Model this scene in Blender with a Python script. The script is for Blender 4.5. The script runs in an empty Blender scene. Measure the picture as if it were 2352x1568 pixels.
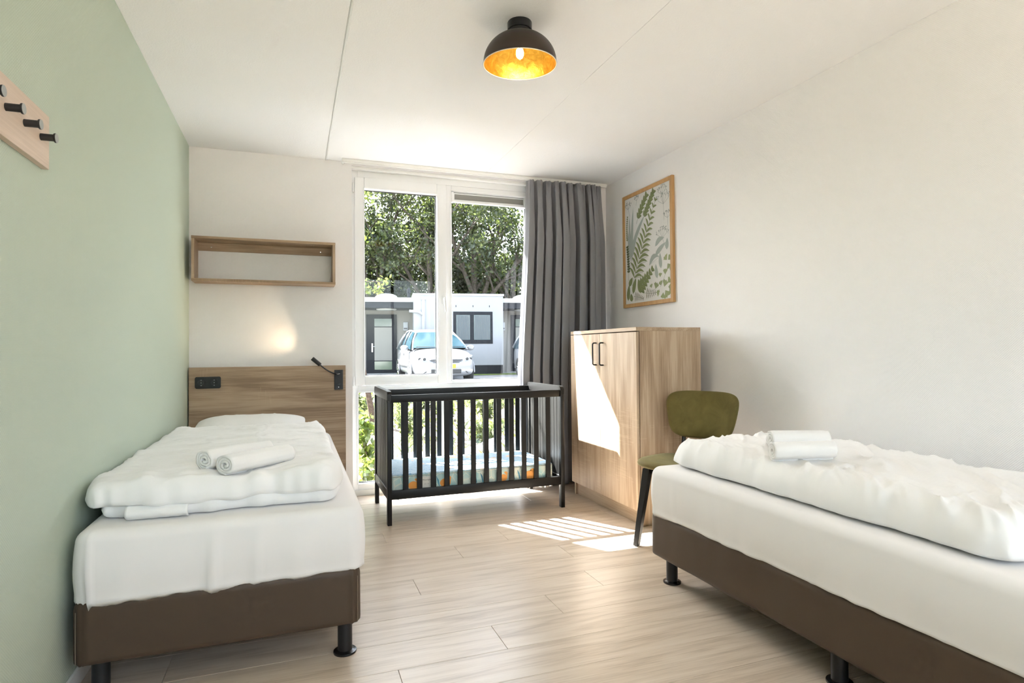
import bpy, bmesh, math, random
from mathutils import Vector, Matrix, noise
from math import pi, sin, cos, sqrt, radians

C = bpy.context.scene.collection
scene = bpy.context.scene

# ---------------------------------------------------------------- camera
FPX, YAW, PIT, ROL = 1372.37, 0.350129, 0.014895, -0.007904
fw = Vector((sin(YAW) * cos(PIT), cos(YAW) * cos(PIT), sin(PIT)))
rt = Vector((cos(YAW), -sin(YAW), 0))
up = rt.cross(fw)
rt2 = rt * cos(ROL) + up * sin(ROL)
up2 = up * cos(ROL) - rt * sin(ROL)
cd = bpy.data.cameras.new('camera')
cam = bpy.data.objects.new('camera', cd)
C.objects.link(cam)
cam.matrix_world = Matrix(((rt2.x, up2.x, -fw.x, 0), (rt2.y, up2.y, -fw.y, 0), (rt2.z, up2.z, -fw.z, 1.12), (0, 0, 0, 1)))
cd.sensor_width = 36
cd.lens = FPX / 2352 * 36
cd.clip_start = 0.02
cd.clip_end = 500
scene.camera = cam

# ---------------------------------------------------------------- sky, sun, exposure
SUN = Vector((0.595, -1.0, -1.14)).normalized()       # direction the sunlight travels
w = bpy.data.worlds.new('world')
scene.world = w
w.use_nodes = True
wn = w.node_tree.nodes
wl = w.node_tree.links
sky = wn.new('ShaderNodeTexSky')
sky.sky_type = 'NISHITA'
sky.sun_disc = False
sky.sun_elevation = math.asin(-SUN.z)
sky.sun_rotation = math.atan2(-SUN.x, -SUN.y)
sky.air_density = 1.0
sky.dust_density = 3.0
sky.ozone_density = 1.0
wn['Background'].inputs['Strength'].default_value = 0.25
hs = wn.new('ShaderNodeHueSaturation')
hs.inputs['Saturation'].default_value = 0.45
wl.new(sky.outputs[0], hs.inputs['Color'])
wl.new(hs.outputs[0], wn['Background'].inputs['Color'])

sd = bpy.data.lights.new('sun', 'SUN')
sd.energy = 13.5
sd.angle = radians(0.53)
sd.color = (1.0, 0.98, 0.97)
so = bpy.data.objects.new('sun', sd)
C.objects.link(so)
so.rotation_euler = SUN.to_track_quat('-Z', 'Y').to_euler()
so.location = (-6, 14, 14)

vs = scene.view_settings
vs.view_transform = 'Standard'
vs.look = 'None'
vs.gamma = 1.0
vs.use_curve_mapping = False
vs.exposure = 2.92
try:
    scene.cycles.max_bounces = 10
    scene.cycles.diffuse_bounces = 6
    scene.cycles.glossy_bounces = 4
    scene.cycles.transmission_bounces = 8
    scene.cycles.transparent_max_bounces = 12
    scene.cycles.sample_clamp_indirect = 8.0
    scene.cycles.caustics_reflective = False
    scene.cycles.caustics_refractive = False
    scene.cycles.use_denoising = True
    scene.cycles.use_adaptive_sampling = True
    scene.cycles.adaptive_threshold = 0.025
    scene.cycles.adaptive_min_samples = 24
except Exception:
    pass

# ---------------------------------------------------------------- helpers
def nz(x, y, z=0.0):
    return noise.noise(Vector((x, y, z)))

def obj(name, bm, mat, parent=None, smooth=False, local=False):
    """link a bmesh as one mesh object; geometry is in world space unless local"""
    me = bpy.data.meshes.new(name)
    if parent is not None and not local:
        off = parent.get('_o', (0, 0, 0))
        bmesh.ops.translate(bm, verts=bm.verts, vec=(-off[0], -off[1], -off[2]))
    bmesh.ops.recalc_face_normals(bm, faces=bm.faces)
    bm.to_mesh(me)
    bm.free()
    if mat is not None:
        for m in (mat if isinstance(mat, (list, tuple)) else [mat]):
            me.materials.append(m)
    if smooth:
        for p in me.polygons:
            p.use_smooth = True
    o = bpy.data.objects.new(name, me)
    C.objects.link(o)
    if parent is not None:
        o.parent = parent
        if not local:
            o['_o'] = parent.get('_o', (0, 0, 0))
    return o

def smooth_by_angle(o, ang=35):
    me = o.data
    for p in me.polygons:
        p.use_smooth = True
    try:
        me.set_sharp_from_angle(angle=radians(ang))
    except Exception:
        pass
    return o

def tag(o, label=None, cat=None, group=None, kind=None):
    if label: o['label'] = label
    if cat: o['category'] = cat
    if group: o['group'] = group
    if kind: o['kind'] = kind
    return o

def root(name, label, cat, loc, group=None, kind=None, rotz=0.0):
    o = bpy.data.objects.new(name, None)
    C.objects.link(o)
    o.empty_display_size = 0.1
    o.location = loc
    o.rotation_euler = (0, 0, rotz)
    o['_o'] = tuple(loc)
    return tag(o, label, cat, group, kind)

def B(): return bmesh.new()

def box(bm, x0, x1, y0, y1, z0, z1, bev=0.0, seg=2, mi=0):
    vs_ = [bm.verts.new((x, y, z)) for z in (z0, z1) for y in (y0, y1) for x in (x0, x1)]
    fs = []
    for q in ((0, 2, 3, 1), (4, 5, 7, 6), (0, 1, 5, 4), (2, 6, 7, 3), (0, 4, 6, 2), (1, 3, 7, 5)):
        f = bm.faces.new([vs_[i] for i in q])
        f.material_index = mi
        fs.append(f)
    if bev > 0:
        es = set(e for f in fs for e in f.edges)
        bmesh.ops.bevel(bm, geom=list(es), offset=bev, segments=seg, profile=0.5, affect='EDGES')
    return bm

def bx(name, mat, parent, x0, x1, y0, y1, z0, z1, bev=0.0, seg=2, local=False):
    o = obj(name, box(B(), x0, x1, y0, y1, z0, z1, bev, seg), mat, parent, local=local)
    if bev > 0: smooth_by_angle(o, 40)
    return o

def frames(pts):
    """tangent frames along a polyline"""
    out = []
    n = len(pts)
    prev = None
    for i in range(n):
        t = (pts[min(i + 1, n - 1)] - pts[max(i - 1, 0)]).normalized()
        if prev is None:
            a = Vector((0, 0, 1)) if abs(t.z) < 0.9 else Vector((1, 0, 0))
            u = t.cross(a).normalized()
        else:
            u = (prev - t * prev.dot(t)).normalized()
        prev = u
        out.append((u, t.cross(u).normalized()))
    return out

def tube(bm, pts, r, seg=10, caps=True):
    pts = [Vector(p) for p in pts]
    rs = r if isinstance(r, (list, tuple)) else [r] * len(pts)
    fr = frames(pts)
    rings = []
    for p, (u, v), rr in zip(pts, fr, rs):
        rings.append([bm.verts.new(p + u * (rr * cos(2 * pi * k / seg)) + v * (rr * sin(2 * pi * k / seg))) for k in range(seg)])
    for a, b in zip(rings, rings[1:]):
        for k in range(seg):
            bm.faces.new((a[k], a[(k + 1) % seg], b[(k + 1) % seg], b[k]))
    if caps:
        bm.faces.new(rings[0][::-1])
        bm.faces.new(rings[-1])
    return bm

def lathe(bm, prof, seg=32, M=None, cap=False):
    """revolve (r, z) profile about Z, transformed by M"""
    M = M or Matrix.Identity(4)
    rings = []
    for r, z in prof:
        if r < 1e-6:
            rings.append([bm.verts.new(M @ Vector((0, 0, z)))])
        else:
            rings.append([bm.verts.new(M @ Vector((r * cos(2 * pi * k / seg), r * sin(2 * pi * k / seg), z))) for k in range(seg)])
    for a, b in zip(rings, rings[1:]):
        for k in range(seg):
            if len(a) == 1 and len(b) == 1: continue
            if len(a) == 1: bm.faces.new((a[0], b[k], b[(k + 1) % seg]))
            elif len(b) == 1: bm.faces.new((a[k], a[(k + 1) % seg], b[0]))
            else: bm.faces.new((a[k], a[(k + 1) % seg], b[(k + 1) % seg], b[k]))
    return bm

def sheet(bm, P, closed_u=False):
    """quad grid from P[i][j]"""
    V = [[bm.verts.new(p) for p in row] for row in P]
    n = len(V)
    for i in range(n if closed_u else n - 1):
        a, b = V[i], V[(i + 1) % n]
        for j in range(len(a) - 1):
            bm.faces.new((a[j], b[j], b[j + 1], a[j + 1]))
    return V

def prism(bm, poly, ax, a0, a1):
    """extrude a 2-D polygon along axis ax (0,1,2) from a0 to a1"""
    def mk(p, a):
        return {0: (a, p[0], p[1]), 1: (p[0], a, p[1]), 2: (p[0], p[1], a)}[ax]
    A = [bm.verts.new(mk(p, a0)) for p in poly]
    Bv = [bm.verts.new(mk(p, a1)) for p in poly]
    n = len(poly)
    for i in range(n):
        bm.faces.new((A[i], A[(i + 1) % n], Bv[(i + 1) % n], Bv[i]))
    bm.faces.new(A[::-1])
    bm.faces.new(Bv)
    return bm

def rrect(x0, x1, y0, y1, r, n=6):
    out = []
    for cx, cy, a0 in ((x1 - r, y1 - r, 0), (x0 + r, y1 - r, pi / 2), (x0 + r, y0 + r, pi), (x1 - r, y0 + r, 1.5 * pi)):
        for k in range(n + 1):
            a = a0 + k * pi / 2 / n
            out.append((cx + r * cos(a), cy + r * sin(a)))
    return out

def copy_tree(o, parent=None):
    c = o.copy()
    C.objects.link(c)
    c.parent = parent
    for ch in list(o.children):
        copy_tree(ch, c)
    return c

# ---------------------------------------------------------------- materials
def new_mat(name):
    m = bpy.data.materials.new(name)
    m.use_nodes = True
    nt = m.node_tree
    return m, nt.nodes, nt.links, nt.nodes['Principled BSDF']

def setp(b, **k):
    names = {'color': 'Base Color', 'rough': 'Roughness', 'metal': 'Metallic', 'spec': 'Specular IOR Level', 'sheen': 'Sheen Weight',
             'sheen_rough': 'Sheen Roughness', 'coat': 'Coat Weight', 'coat_rough': 'Coat Roughness', 'trans': 'Transmission Weight', 'ior': 'IOR', 'emit': 'Emission Strength', 'alpha': 'Alpha'}
    for a, v in k.items():
        if a == 'color': b.inputs['Base Color'].default_value = (*v, 1)
        elif a == 'emitc': b.inputs['Emission Color'].default_value = (*v, 1)
        else: b.inputs[names[a]].default_value = v

def plain(name, color, rough=0.5, **k):
    m, n, l, b = new_mat(name)
    setp(b, color=color, rough=rough, **k)
    return m

def coords(n, l, scale=(1, 1, 1), kind='Object', rand=0.0, rot=(0, 0, 0)):
    tc = n.new('ShaderNodeTexCoord')
    mp = n.new('ShaderNodeMapping')
    mp.inputs['Scale'].default_value = scale
    mp.inputs['Rotation'].default_value = rot
    l.new(tc.outputs[kind], mp.inputs['Vector'])
    if rand:
        oi = n.new('ShaderNodeObjectInfo')
        mu = n.new('ShaderNodeVectorMath')
        mu.operation = 'SCALE'
        cb = n.new('ShaderNodeCombineXYZ')
        for i in range(3): l.new(oi.outputs['Random'], cb.inputs[i])
        l.new(cb.outputs[0], mu.inputs[0])
        mu.inputs['Scale'].default_value = rand
        l.new(mu.outputs[0], mp.inputs['Location'])
    return mp.outputs[0]

def noise_tex(n, l, vec, scale, detail=4, rough=0.55, dist=0.0):
    t = n.new('ShaderNodeTexNoise')
    t.inputs['Scale'].default_value = scale
    t.inputs['Detail'].default_value = detail
    t.inputs['Roughness'].default_value = rough
    t.inputs['Distortion'].default_value = dist
    l.new(vec, t.inputs['Vector'])
    return t

def ramp(n, l, fac, stops):
    r = n.new('ShaderNodeValToRGB')
    e = r.color_ramp.elements
    while len(e) < len(stops): e.new(0.5)
    for el, (p, c) in zip(e, stops):
        el.position = p
        el.color = (*c, 1)
    l.new(fac, r.inputs['Fac'])
    return r.outputs['Color']

def bump(n, l, b, height, strength=0.2, dist=0.001):
    bp = n.new('ShaderNodeBump')
    bp.inputs['Strength'].default_value = strength
    bp.inputs['Distance'].default_value = dist
    l.new(height, bp.inputs['Height'])
    l.new(bp.outputs[0], b.inputs['Normal'])
    return bp

def math_node(n, l, op, a, b=None):
    m = n.new('ShaderNodeMath')
    m.operation = op
    for i, v in enumerate((a, b)):
        if v is None: continue
        if isinstance(v, (int, float)): m.inputs[i].default_value = v
        else: l.new(v, m.inputs[i])
    return m.outputs[0]

def mixc(n, l, fac, a, b, mode='MIX'):
    m = n.new('ShaderNodeMix')
    m.data_type = 'RGBA'
    m.blend_type = mode
    for s, v in ((0, fac), (6, a), (7, b)):
        if isinstance(v, (int, float)): m.inputs[s].default_value = v
        elif isinstance(v, tuple): m.inputs[s].default_value = (*v, 1)
        else: l.new(v, m.inputs[s])
    return m.outputs[2]

def wave(n, l, vec, scale, direction='X', dist=0.0):
    t = n.new('ShaderNodeTexWave')
    t.bands_direction = direction
    t.inputs['Scale'].default_value = scale
    t.inputs['Distortion'].default_value = dist
    l.new(vec, t.inputs['Vector'])
    return t.outputs['Fac']

def weave_wall(name, color, plane):
    """painted woven glass-fibre wallpaper; plane 'x' or 'y' is the wall normal"""
    m, n, l, b = new_mat(name)
    setp(b, color=color, rough=0.75, spec=0.25)
    rot = (radians(45), 0, 0) if plane == 'x' else (0, radians(45), 0)
    v = coords(n, l, (1, 1, 1), rot=rot)
    d1, d2 = ('Y', 'Z') if plane == 'x' else ('X', 'Z')
    h = math_node(n, l, 'MULTIPLY', wave(n, l, v, 48, d1), wave(n, l, v, 48, d2))
    v2 = coords(n, l, (1, 1, 1))
    nn = noise_tex(n, l, v2, 90, 3)
    h2 = math_node(n, l, 'ADD', h, math_node(n, l, 'MULTIPLY', nn.outputs['Fac'], 0.5))
    bump(n, l, b, h2, 0.55, 0.0014)
    return m

def stipple(name, color):
    m, n, l, b = new_mat(name)
    setp(b, color=color, rough=0.85, spec=0.2)
    nn = noise_tex(n, l, coords(n, l), 130, 5, 0.6)
    bump(n, l, b, nn.outputs['Fac'], 0.45, 0.004)
    return m

def wood(name, cols, axis=0, rough=0.5, scale=1.0, rand=37.0, contrast=1.0, saw=0.0, spec=0.35):
    """laminate oak: stretched grain along axis, darker cathedral streaks, faint cross saw marks"""
    m, n, l, b = new_mat(name)
    setp(b, rough=rough, spec=spec)
    s = [9.0 * scale] * 3
    s[axis] = 0.9 * scale
    v = coords(n, l, tuple(s), rand=rand)
    big = noise_tex(n, l, v, 1.3, 3, 0.5, 0.9)
    s2 = [60 * scale] * 3
    s2[axis] = 1.6 * scale
    v2 = coords(n, l, tuple(s2), rand=rand)
    fine = noise_tex(n, l, v2, 2.2, 5, 0.65, 0.25)
    f = math_node(n, l, 'ADD', math_node(n, l, 'MULTIPLY', big.outputs['Fac'], 0.55), math_node(n, l, 'MULTIPLY', fine.outputs['Fac'], 0.45))
    lo, hi = 0.5 - 0.17 / contrast, 0.5 + 0.17 / contrast
    col = ramp(n, l, f, [(lo, cols[0]), (0.5, cols[1]), (hi, cols[2])])
    if saw > 0:
        s3 = [5.0] * 3
        s3[axis] = 110.0
        sn = noise_tex(n, l, coords(n, l, tuple(s3), rand=rand), 1.0, 2)
        mk = noise_tex(n, l, coords(n, l, (2.2, 2.2, 2.2), rand=rand), 1.0, 2)
        g = math_node(n, l, 'MULTIPLY', math_node(n, l, 'GREATER_THAN', sn.outputs['Fac'], 0.58), math_node(n, l, 'GREATER_THAN', mk.outputs['Fac'], 0.60))
        col = mixc(n, l, math_node(n, l, 'MULTIPLY', g, saw), col, tuple(min(1, c * 1.35) for c in cols[2]))
    l.new(col, b.inputs['Base Color'])
    bump(n, l, b, fine.outputs['Fac'], 0.12, 0.001)
    return m

def cloth(name, color, scale=900, strength=0.12, rough=0.85, stripes=0.0, axis=0, sheen=0.15):
    m, n, l, b = new_mat(name)
    setp(b, color=color, rough=rough, spec=0.2, sheen=sheen, sheen_rough=0.5)
    v = coords(n, l)
    nn = noise_tex(n, l, v, scale, 2)
    bump(n, l, b, nn.outputs['Fac'], strength, 0.0006)
    if stripes > 0:                                        # woven satin stripe: gloss differs, colour does not
        wv = wave(n, l, v, 14.0, 'XYZ'[axis])
        g = math_node(n, l, 'GREATER_THAN', wv, 0.5)
        l.new(math_node(n, l, 'SUBTRACT', rough, math_node(n, l, 'MULTIPLY', g, stripes)), b.inputs['Roughness'])
    return m

def glass_mat(name, tint=(0.96, 0.98, 0.97), gloss=1.0):
    m = bpy.data.materials.new(name)
    m.use_nodes = True
    n, l = m.node_tree.nodes, m.node_tree.links
    n.clear()
    out = n.new('ShaderNodeOutputMaterial')
    tr = n.new('ShaderNodeBsdfTransparent')
    tr.inputs[0].default_value = (*tint, 1)
    gl = n.new('ShaderNodeBsdfGlossy')
    gl.inputs['Roughness'].default_value = 0.0
    lw_ = n.new('ShaderNodeLayerWeight')
    lw_.inputs['Blend'].default_value = 0.5
    f5 = math_node(n, l, 'POWER', lw_.outputs['Facing'], 5.0)
    fr = math_node(n, l, 'ADD', math_node(n, l, 'MULTIPLY', f5, 0.96), 0.04)
    mx = n.new('ShaderNodeMixShader')
    l.new(math_node(n, l, 'MULTIPLY', fr, gloss), mx.inputs[0])
    l.new(tr.outputs[0], mx.inputs[1])
    l.new(gl.outputs[0], mx.inputs[2])
    l.new(mx.outputs[0], out.inputs[0])
    return m

def leaf_mat(name, c1, c2, c3, trans=0.45):
    m = bpy.data.materials.new(name)
    m.use_nodes = True
    n, l = m.node_tree.nodes, m.node_tree.links
    n.clear()
    out = n.new('ShaderNodeOutputMaterial')
    ge = n.new('ShaderNodeNewGeometry')
    col = ramp(n, l, ge.outputs['Random Per Island'], [(0.0, c1), (0.55, c2), (1.0, c3)])
    df = n.new('ShaderNodeBsdfDiffuse')
    tl = n.new('ShaderNodeBsdfTranslucent')
    l.new(col, df.inputs[0])
    tc_ = mixc(n, l, 0.16, col, (0.50, 0.60, 0.08), 'MIX')
    l.new(tc_, tl.inputs[0])
    mx = n.new('ShaderNodeMixShader')
    mx.inputs[0].default_value = trans
    l.new(df.outputs[0], mx.inputs[1])
    l.new(tl.outputs[0], mx.inputs[2])
    gl = n.new('ShaderNodeBsdfGlossy')
    gl.inputs['Roughness'].default_value = 0.35
    mx2 = n.new('ShaderNodeMixShader')
    mx2.inputs[0].default_value = 0.05
    l.new(mx.outputs[0], mx2.inputs[1])
    l.new(gl.outputs[0], mx2.inputs[2])
    l.new(mx2.outputs[0], out.inputs[0])
    return m

M = {}
M['wall'] = weave_wall('wall_white_weave', (0.81, 0.80, 0.80), 'x')
M['wall_y'] = weave_wall('wall_white_weave_window', (0.81, 0.80, 0.80), 'y')
M['green'] = weave_wall('wall_sage_weave', (0.485, 0.555, 0.465), 'x')
M['ceiling'] = stipple('ceiling_stipple', (0.85, 0.845, 0.845))
M['pvc'] = plain('white_frame', (0.855, 0.865, 0.88), 0.35)
M['white'] = plain('white_paint', (0.82, 0.82, 0.80), 0.45)
M['gasket'] = plain('dark_gasket', (0.02, 0.022, 0.025), 0.5)
M['glass'] = glass_mat('window_glass', (0.91, 0.93, 0.93), gloss=0.4)
M['glass_clear'] = glass_mat('clear_glass')
M['plank'] = wood('floor_oak', ((0.42, 0.33, 0.245), (0.605, 0.505, 0.405), (0.675, 0.585, 0.485)), 0, 0.30, 1.6, rand=61.0, contrast=1.0, spec=0.5)
M['subfloor'] = plain('joint_dark', (0.20, 0.15, 0.11), 0.8)  # dark slab that shows in the joints between planks
M['oak_h'] = wood('sonoma_oak_horizontal', ((0.235, 0.155, 0.092), (0.34, 0.235, 0.148), (0.43, 0.315, 0.21)), 0, 0.5, 1.0, saw=0.16, contrast=1.55)
M['oak_v'] = wood('sonoma_oak_vertical', ((0.30, 0.205, 0.13), (0.42, 0.305, 0.205), (0.52, 0.40, 0.285)), 2, 0.5, 1.0, saw=0.16, contrast=1.55)
M['oak_y'] = wood('sonoma_oak_depth', ((0.30, 0.205, 0.13), (0.42, 0.305, 0.205), (0.52, 0.40, 0.285)), 1, 0.5, 1.0, saw=0.2, contrast=1.2)
M['pale_wood'] = wood('pale_maple', ((0.50, 0.385, 0.30), (0.60, 0.475, 0.38), (0.68, 0.55, 0.45)), 1, 0.5, 0.8)
M['frame_oak'] = wood('frame_oak', ((0.40, 0.225, 0.085), (0.50, 0.295, 0.125), (0.57, 0.355, 0.165)), 2, 0.45, 1.2)
M['black'] = plain('black_metal', (0.012, 0.012, 0.013), 0.38)
M['black_matt'] = plain('black_plastic', (0.014, 0.014, 0.015), 0.55)
M['black_gloss'] = plain('black_gloss_plastic', (0.010, 0.010, 0.011), 0.22)
M['cap_grey'] = plain('grey_cap', (0.30, 0.31, 0.30), 0.3)
M['crib'] = plain('black_satin_paint', (0.009, 0.0085, 0.008), 0.40, spec=0.3)
M['chrome'] = plain('chrome', (0.75, 0.76, 0.78), 0.18, metal=1.0)
M['leather'] = plain('brown_leatherette', (0.080, 0.054, 0.036), 0.50, spec=0.3)
M['sheet'] = cloth('white_sheet', (0.80, 0.78, 0.77), 700, 0.10)
M['duvet'] = cloth('white_duvet_cover', (0.84, 0.835, 0.83), 600, 0.08, 0.78, stripes=0.22, axis=1)
M['duvet_r'] = cloth('white_duvet_cover_striped_across', (0.84, 0.835, 0.83), 600, 0.08, 0.78, stripes=0.22, axis=1)
M['pillow'] = cloth('white_pillow_cover', (0.83, 0.825, 0.82), 600, 0.08, 0.78, stripes=0.25, axis=2)
M['towel'] = cloth('white_terry', (0.83, 0.82, 0.81), 260, 0.9, 0.95, sheen=0.4)
M['curtain'] = cloth('grey_curtain', (0.225, 0.225, 0.245), 1100, 0.12, 0.8, sheen=0.25)
# ---------------------------------------------------------------- room shell
XL, XR, YW, YB, H = -0.694, 2.637, 4.735, -1.35, 2.582
WX0, WX1 = 0.422, 1.965                    # window opening

tag(bx('wall_left', M['green'], None, XL - 0.12, XL, YB - 0.12, YW + 0.27, -0.12, H + 0.12), 'sage green woven-textured wall along the bed', 'wall', kind='structure')
tag(bx('wall_right', M['wall'], None, XR, XR + 0.12, YB - 0.12, YW + 0.27, -0.12, H + 0.12), 'off-white woven-textured wall carrying the botanical picture', 'wall', kind='structure')
RW0, RW1, RZ0, RZ1 = -0.52, 2.46, 0.92, 2.48          # opening added behind the camera to let in fill daylight
b = B()
box(b, XL, RW0, YB - 0.12, YB, -0.12, H + 0.12)
box(b, RW1, XR, YB - 0.12, YB, -0.12, H + 0.12)
box(b, RW0, RW1, YB - 0.12, YB, RZ1, H + 0.12)
box(b, RW0, RW1, YB - 0.12, YB, -0.12, RZ0)
tag(obj('wall_front', b, M['wall_y']), 'off-white wall at the far side of the room from the tall window', 'wall', kind='structure')
b = B()
box(b, XL, WX0, YW, YW + 0.27, -0.12, H + 0.12)
box(b, WX1, XR, YW, YW + 0.27, -0.12, H + 0.12)
box(b, WX0, WX1, YW, YW + 0.27, 2.556, H + 0.12)
box(b, WX0, WX1, YW + 0.02, YW + 0.27, -0.12, -0.005)
tag(obj('wall_back', b, M['wall_y']), 'off-white wall around the tall window behind headboard and curtain', 'wall', kind='structure')

# floor with single planks
fl = bx('floor', M['subfloor'], None, XL, XR, YB, YW + 0.06, -0.12, -0.0045)
tag(fl, 'light oak plank floor', 'floor', kind='structure')
random.seed(4)
PW, PL = 0.203, 1.5
ends = {0: 0.546, -2: 1.076, -3: 0.752, -4: 0.342, 3: 1.19, -1: -0.12, 1: 1.42, 2: 0.86, 4: 0.508}
k0 = int(math.floor((YB - 2.74) / PW))
k1 = int(math.ceil((YW + 0.06 - 2.74) / PW))
for k in range(k0, k1):
    ya, yb = max(YB, 2.74 + k * PW), min(YW + 0.06, 2.74 + (k + 1) * PW)
    if yb - ya < 0.01: continue
    e0 = ends.get(k, random.uniform(-0.6, 0.9))
    xs = [XL] + sorted(x for x in (e0 + PL * j for j in range(-3, 4)) if XL + 0.08 < x < XR - 0.08) + [XR]
    for xa, xb in zip(xs, xs[1:]):
        bm = B()
        g = 0.0006
        cx, cy = (xa + xb) / 2, (ya + yb) / 2
        hx, hy = (xb - xa) / 2 - g, (yb - ya) / 2 - g
        box(bm, -hx, hx, -hy, hy, -0.0045, 0.0)
        bmesh.ops.bevel(bm, geom=[e for e in bm.edges if all(v.co.z > -0.001 for v in e.verts)], offset=0.0009, segments=1, affect='EDGES')
        o = obj('plank', bm, M['plank'], fl, local=True)
        o.location = (cx, cy, 0)

# ceiling with three slabs and their joints
ce = bx('ceiling', M['ceiling'], None, XL - 0.1, XR + 0.1, YB - 0.1, YW + 0.25, H + 0.006, H + 0.12)
tag(ce, 'white stippled ceiling with slab joints', 'ceiling', kind='structure')
cj = [XL, 0.232, 1.49, XR]
for i in range(3):
    bm = B()
    a = cj[i] + (0.006 if i == 1 else 0.0004 if i == 2 else 0)
    c_ = cj[i + 1] - (0.006 if i == 0 else 0.0004 if i == 1 else 0)
    box(bm, a, c_, YB, YW, H, H + 0.006)
    bmesh.ops.bevel(bm, geom=[e for e in bm.edges if all(v.co.z < H + 0.001 for v in e.verts)], offset=0.0012, segments=1, affect='EDGES')
    obj('panel', bm, M['ceiling'], ce)
bm = B()
tube(bm, [(0.232, YB, H + 0.001), (0.232, YW, H + 0.001)], 0.0062, 8)
obj('joint_sealant', bm, M['white'], ce, smooth=True)

def baseboard(name, label, x0, x1, y0, y1):
    o = bx(name, M['white'], None, x0, x1, y0, y1, 0.0, 0.062, 0.004, 2)
    tag(o, label, 'baseboard', kind='structure')
baseboard('baseboard_left', 'white baseboard at the foot of the green wall', XL, XL + 0.012, YB + 0.013, YW - 0.013)
baseboard('baseboard_right', 'white baseboard at the foot of the picture wall', XR - 0.012, XR, YB + 0.013, YW - 0.013)
baseboard('baseboard_back', 'white baseboard beneath the headboard', XL + 0.001, WX0 - 0.002, YW - 0.012, YW)
baseboard('baseboard_back', 'white baseboard behind the grey curtain', WX1 + 0.002, XR - 0.001, YW - 0.012, YW)
baseboard('baseboard_front', 'white baseboard at the foot of the rear wall', XL + 0.013, XR - 0.013, YB, YB + 0.012)

# canopy over the window outside
bx_c = bx('trim_1', M['white'], None, -1.2, 3.2, YW + 0.27, 5.33, 2.69, 2.95, 0.005, 1)
tag(bx_c, 'white flat canopy above the window outside', 'canopy', kind='structure')

# ---------------------------------------------------------------- window
win = root('window_1', 'tall white-framed window with hinged sash, fixed pane and low panes', 'window', (WX0, 4.79, 0), kind='structure')
Y0, Y1 = 4.792, 4.868
def bars(name, lst, mat, parent, y0, y1, bev=0.004):
    for a in lst:
        bx(name, mat, parent, a[0], a[1], y0, y1, a[2], a[3], bev, 2)
bars('jamb', [(WX0, 0.471, 0.0, 2.556), (1.894, WX1, 0.0, 2.556)], M['pvc'], win, Y0, Y1)
bars('head_rail', [(0.471, 1.894, 2.486, 2.556)], M['pvc'], win, Y0, Y1)
bars('head_strip', [(1.226, 1.894, 2.441, 2.486)], M['pvc'], win, Y0 + 0.001, Y1)
bars('mullion', [(1.180, 1.226, 0.853, 2.486), (1.120, 1.226, 0.092, 0.800)], M['pvc'], win, Y0, Y1)
bars('transom', [(0.471, 1.894, 0.800, 0.852)], M['pvc'], win, Y0, Y1)
bars('transom_strip', [(1.226, 1.894, 0.852, 0.880)], M['pvc'], win, Y0 + 0.001, Y1)
bars('sill_rail', [(0.471, 1.894, 0.0, 0.092)], M['pvc'], win, Y0, Y1)
bars('sill_strip', [(0.440, 1.93, 0.0, 0.045)], M['white'], win, Y0 - 0.014, Y0)
# head trim strips
bars('head_strip', [(WX0, 1.965, 2.536, 2.556)], M['white'], win, YW + 0.004, Y0, 0.003)
# sash
sash = root('sash', None, None, (0, 0, 0))
sash.parent = win
sash.location = (-WX0, -4.79, 0)
sash['_o'] = (0, 0, 0)
SX0, SX1, SZ0, SZ1 = 0.447, 1.178, 0.855, 2.483
GX0, GX1, GZ0, GZ1 = 0.521, 1.100, 0.931, 2.396
YS0, YS1 = 4.772, 4.850
bars('sash_stile', [(SX0, GX0, SZ0, SZ1), (GX1, SX1, SZ0, SZ1)], M['pvc'], sash, YS0, YS1, 0.006)
bars('sash_rail', [(GX0, GX1, SZ0, GZ0), (GX0, GX1, GZ1, SZ1)], M['pvc'], sash, YS0 + 0.0006, YS1, 0.005)
def pane(x0, x1, z0, z1, yg, parent, yb):
    bx('glass_pane', M['glass'], parent, x0, x1, yg, yg + 0.004, z0, z1)
    bb = B()
    w_ = 0.006
    for q in ((x0, x0 + w_, z0, z1), (x1 - w_, x1, z0, z1), (x0 + w_, x1 - w_, z0, z0 + w_), (x0 + w_, x1 - w_, z1 - w_, z1)):
        box(bb, q[0], q[1], yg - 0.006, yg - 0.0005, q[2], q[3])
    obj('gasket', bb, M['gasket'], parent)
    bb = B()
    w_ = 0.009
    for q in ((x0 - w_, x0, z0 - w_, z1 + w_), (x1, x1 + w_, z0 - w_, z1 + w_), (x0, x1, z0 - w_, z0), (x0, x1, z1, z1 + w_)):
        box(bb, q[0], q[1], yb - 0.006, yb + 0.002, q[2], q[3], 0.002, 1)
    obj('glazing_bead', bb, M['pvc'], parent)
pane(GX0, GX1, GZ0, GZ1, 4.825, sash, YS0)
pane(1.226, 1.894, 0.880, 2.441, 4.835, win, Y0)
pane(0.472, 1.120, 0.092, 0.800, 4.835, win, Y0)
pane(1.226, 1.894, 0.092, 0.800, 4.835, win, Y0)
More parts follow.
